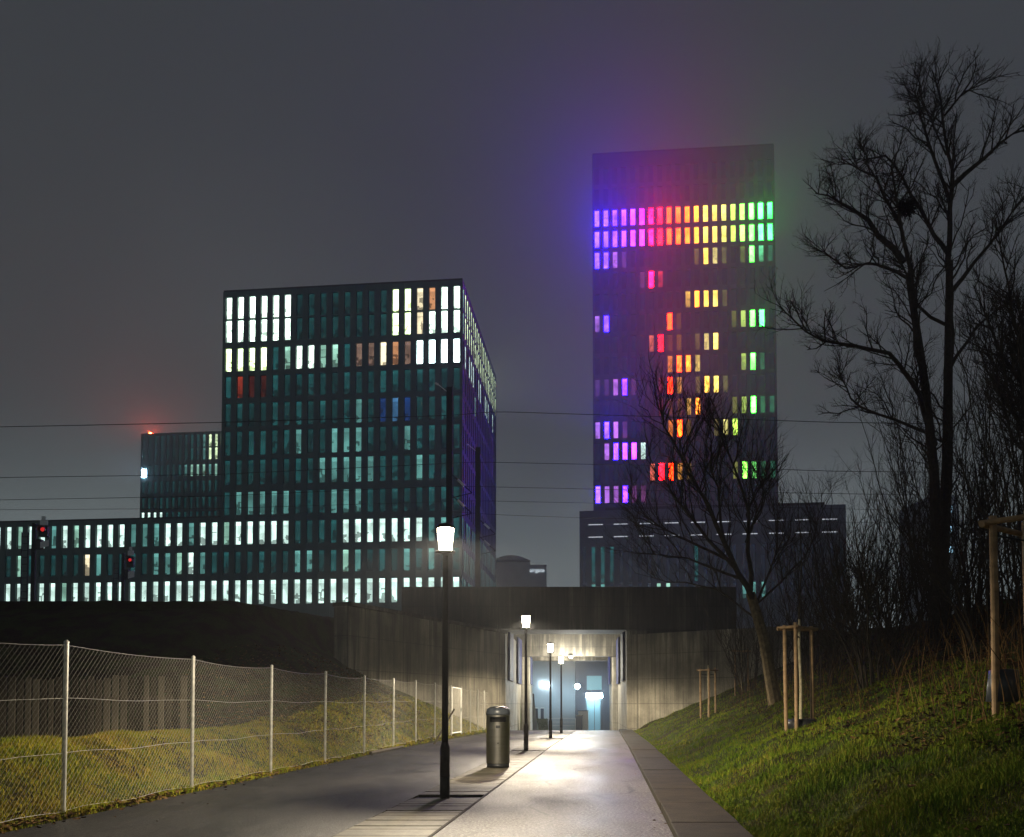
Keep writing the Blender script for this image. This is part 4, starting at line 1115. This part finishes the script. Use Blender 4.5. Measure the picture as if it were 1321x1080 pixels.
# ---------------------------------------------------------------- air
hz = MB(); hz.box(-330, 330, -45, 330, -5, ztw + 3.)
t = NT('haze_air'); pv_ = t.n('ShaderNodeVolumePrincipled')
pv_.inputs['Color'].default_value = (.93, .95, 1., 1); pv_.inputs['Density'].default_value = .0008; pv_.inputs['Anisotropy'].default_value = .35
t.l(pv_.outputs['Volume'], t.out.inputs['Volume'])
HZ = tag(hz.build('haze', t.mat), kind='stuff')
fg = MB(); fg.box(-420, 420, 133, 222, 49, 185)  # fog bank added around the tower top to carry the window glow
t = NT('cloud_air'); pv2 = t.n('ShaderNodeVolumePrincipled')
pv2.inputs['Color'].default_value = (.95, .95, 1., 1); pv2.inputs['Density'].default_value = .0078; pv2.inputs['Anisotropy'].default_value = 0.
t.l(pv2.outputs['Volume'], t.out.inputs['Volume'])
tag(fg.build('haze', t.mat), kind='stuff')
# ---------------------------------------------------------------- world
w = bpy.data.worlds.new('World'); scene.world = w; w.use_nodes = True
nt = w.node_tree; nt.nodes.clear()
tcn = nt.nodes.new('ShaderNodeTexCoord'); sx = nt.nodes.new('ShaderNodeSeparateXYZ'); nt.links.new(tcn.outputs['Generated'], sx.inputs[0])
rp = nt.nodes.new('ShaderNodeValToRGB'); e = rp.color_ramp.elements
st = [(0.0, (.178, .208, .214)), (.15, (.142, .167, .172)), (.34, (.076, .086, .089)), (.53, (.032, .036, .038)), (.72, (.008, .009, .010))]
while len(e) < len(st): e.new(.5)
for el, (p, c) in zip(e, st): el.position = p; el.color = (*c, 1)
nt.links.new(sx.outputs['Z'], rp.inputs['Fac'])
nzw = nt.nodes.new('ShaderNodeTexNoise'); nzw.inputs['Scale'].default_value = 2.2; nzw.inputs['Detail'].default_value = 5
nt.links.new(tcn.outputs['Generated'], nzw.inputs['Vector'])
mr = nt.nodes.new('ShaderNodeMapRange'); mr.inputs[1].default_value = .3; mr.inputs[2].default_value = .7; mr.inputs[3].default_value = .72; mr.inputs[4].default_value = 1.28
nt.links.new(nzw.outputs['Fac'], mr.inputs[0])
bg = nt.nodes.new('ShaderNodeBackground'); nt.links.new(rp.outputs['Color'], bg.inputs['Color']); nt.links.new(mr.outputs[0], bg.inputs['Strength'])
wo = nt.nodes.new('ShaderNodeOutputWorld'); nt.links.new(bg.outputs[0], wo.inputs['Surface'])
# ---------------------------------------------------------------- camera and render
cam = bpy.data.cameras.new('camera'); co = bpy.data.objects.new('camera', cam); COL.objects.link(co)
co.location = (0, 0, CAMZ); co.rotation_euler = (math.pi / 2 + PITCH, 0, 0)
cam.sensor_fit = 'HORIZONTAL'; cam.sensor_width = 36; cam.lens = 36 * F / W0
cam.shift_x = (W0 / 2 - CX) / W0; cam.shift_y = (CY - H0 / 2) / W0
cam.clip_start = .1; cam.clip_end = 3000
scene.camera = co
scene.view_settings.view_transform = 'Standard'; scene.view_settings.look = 'None'
scene.view_settings.exposure = 0; scene.view_settings.gamma = 1
cy = scene.cycles
cy.use_denoising = True; cy.max_bounces = 6; cy.diffuse_bounces = 3; cy.glossy_bounces = 3; cy.volume_bounces = 2; cy.transmission_bounces = 2; cy.transparent_max_bounces = 4
cy.sample_clamp_indirect = 4; cy.caustics_reflective = False; cy.caustics_refractive = False
cy.use_adaptive_sampling = True; cy.adaptive_threshold = .02
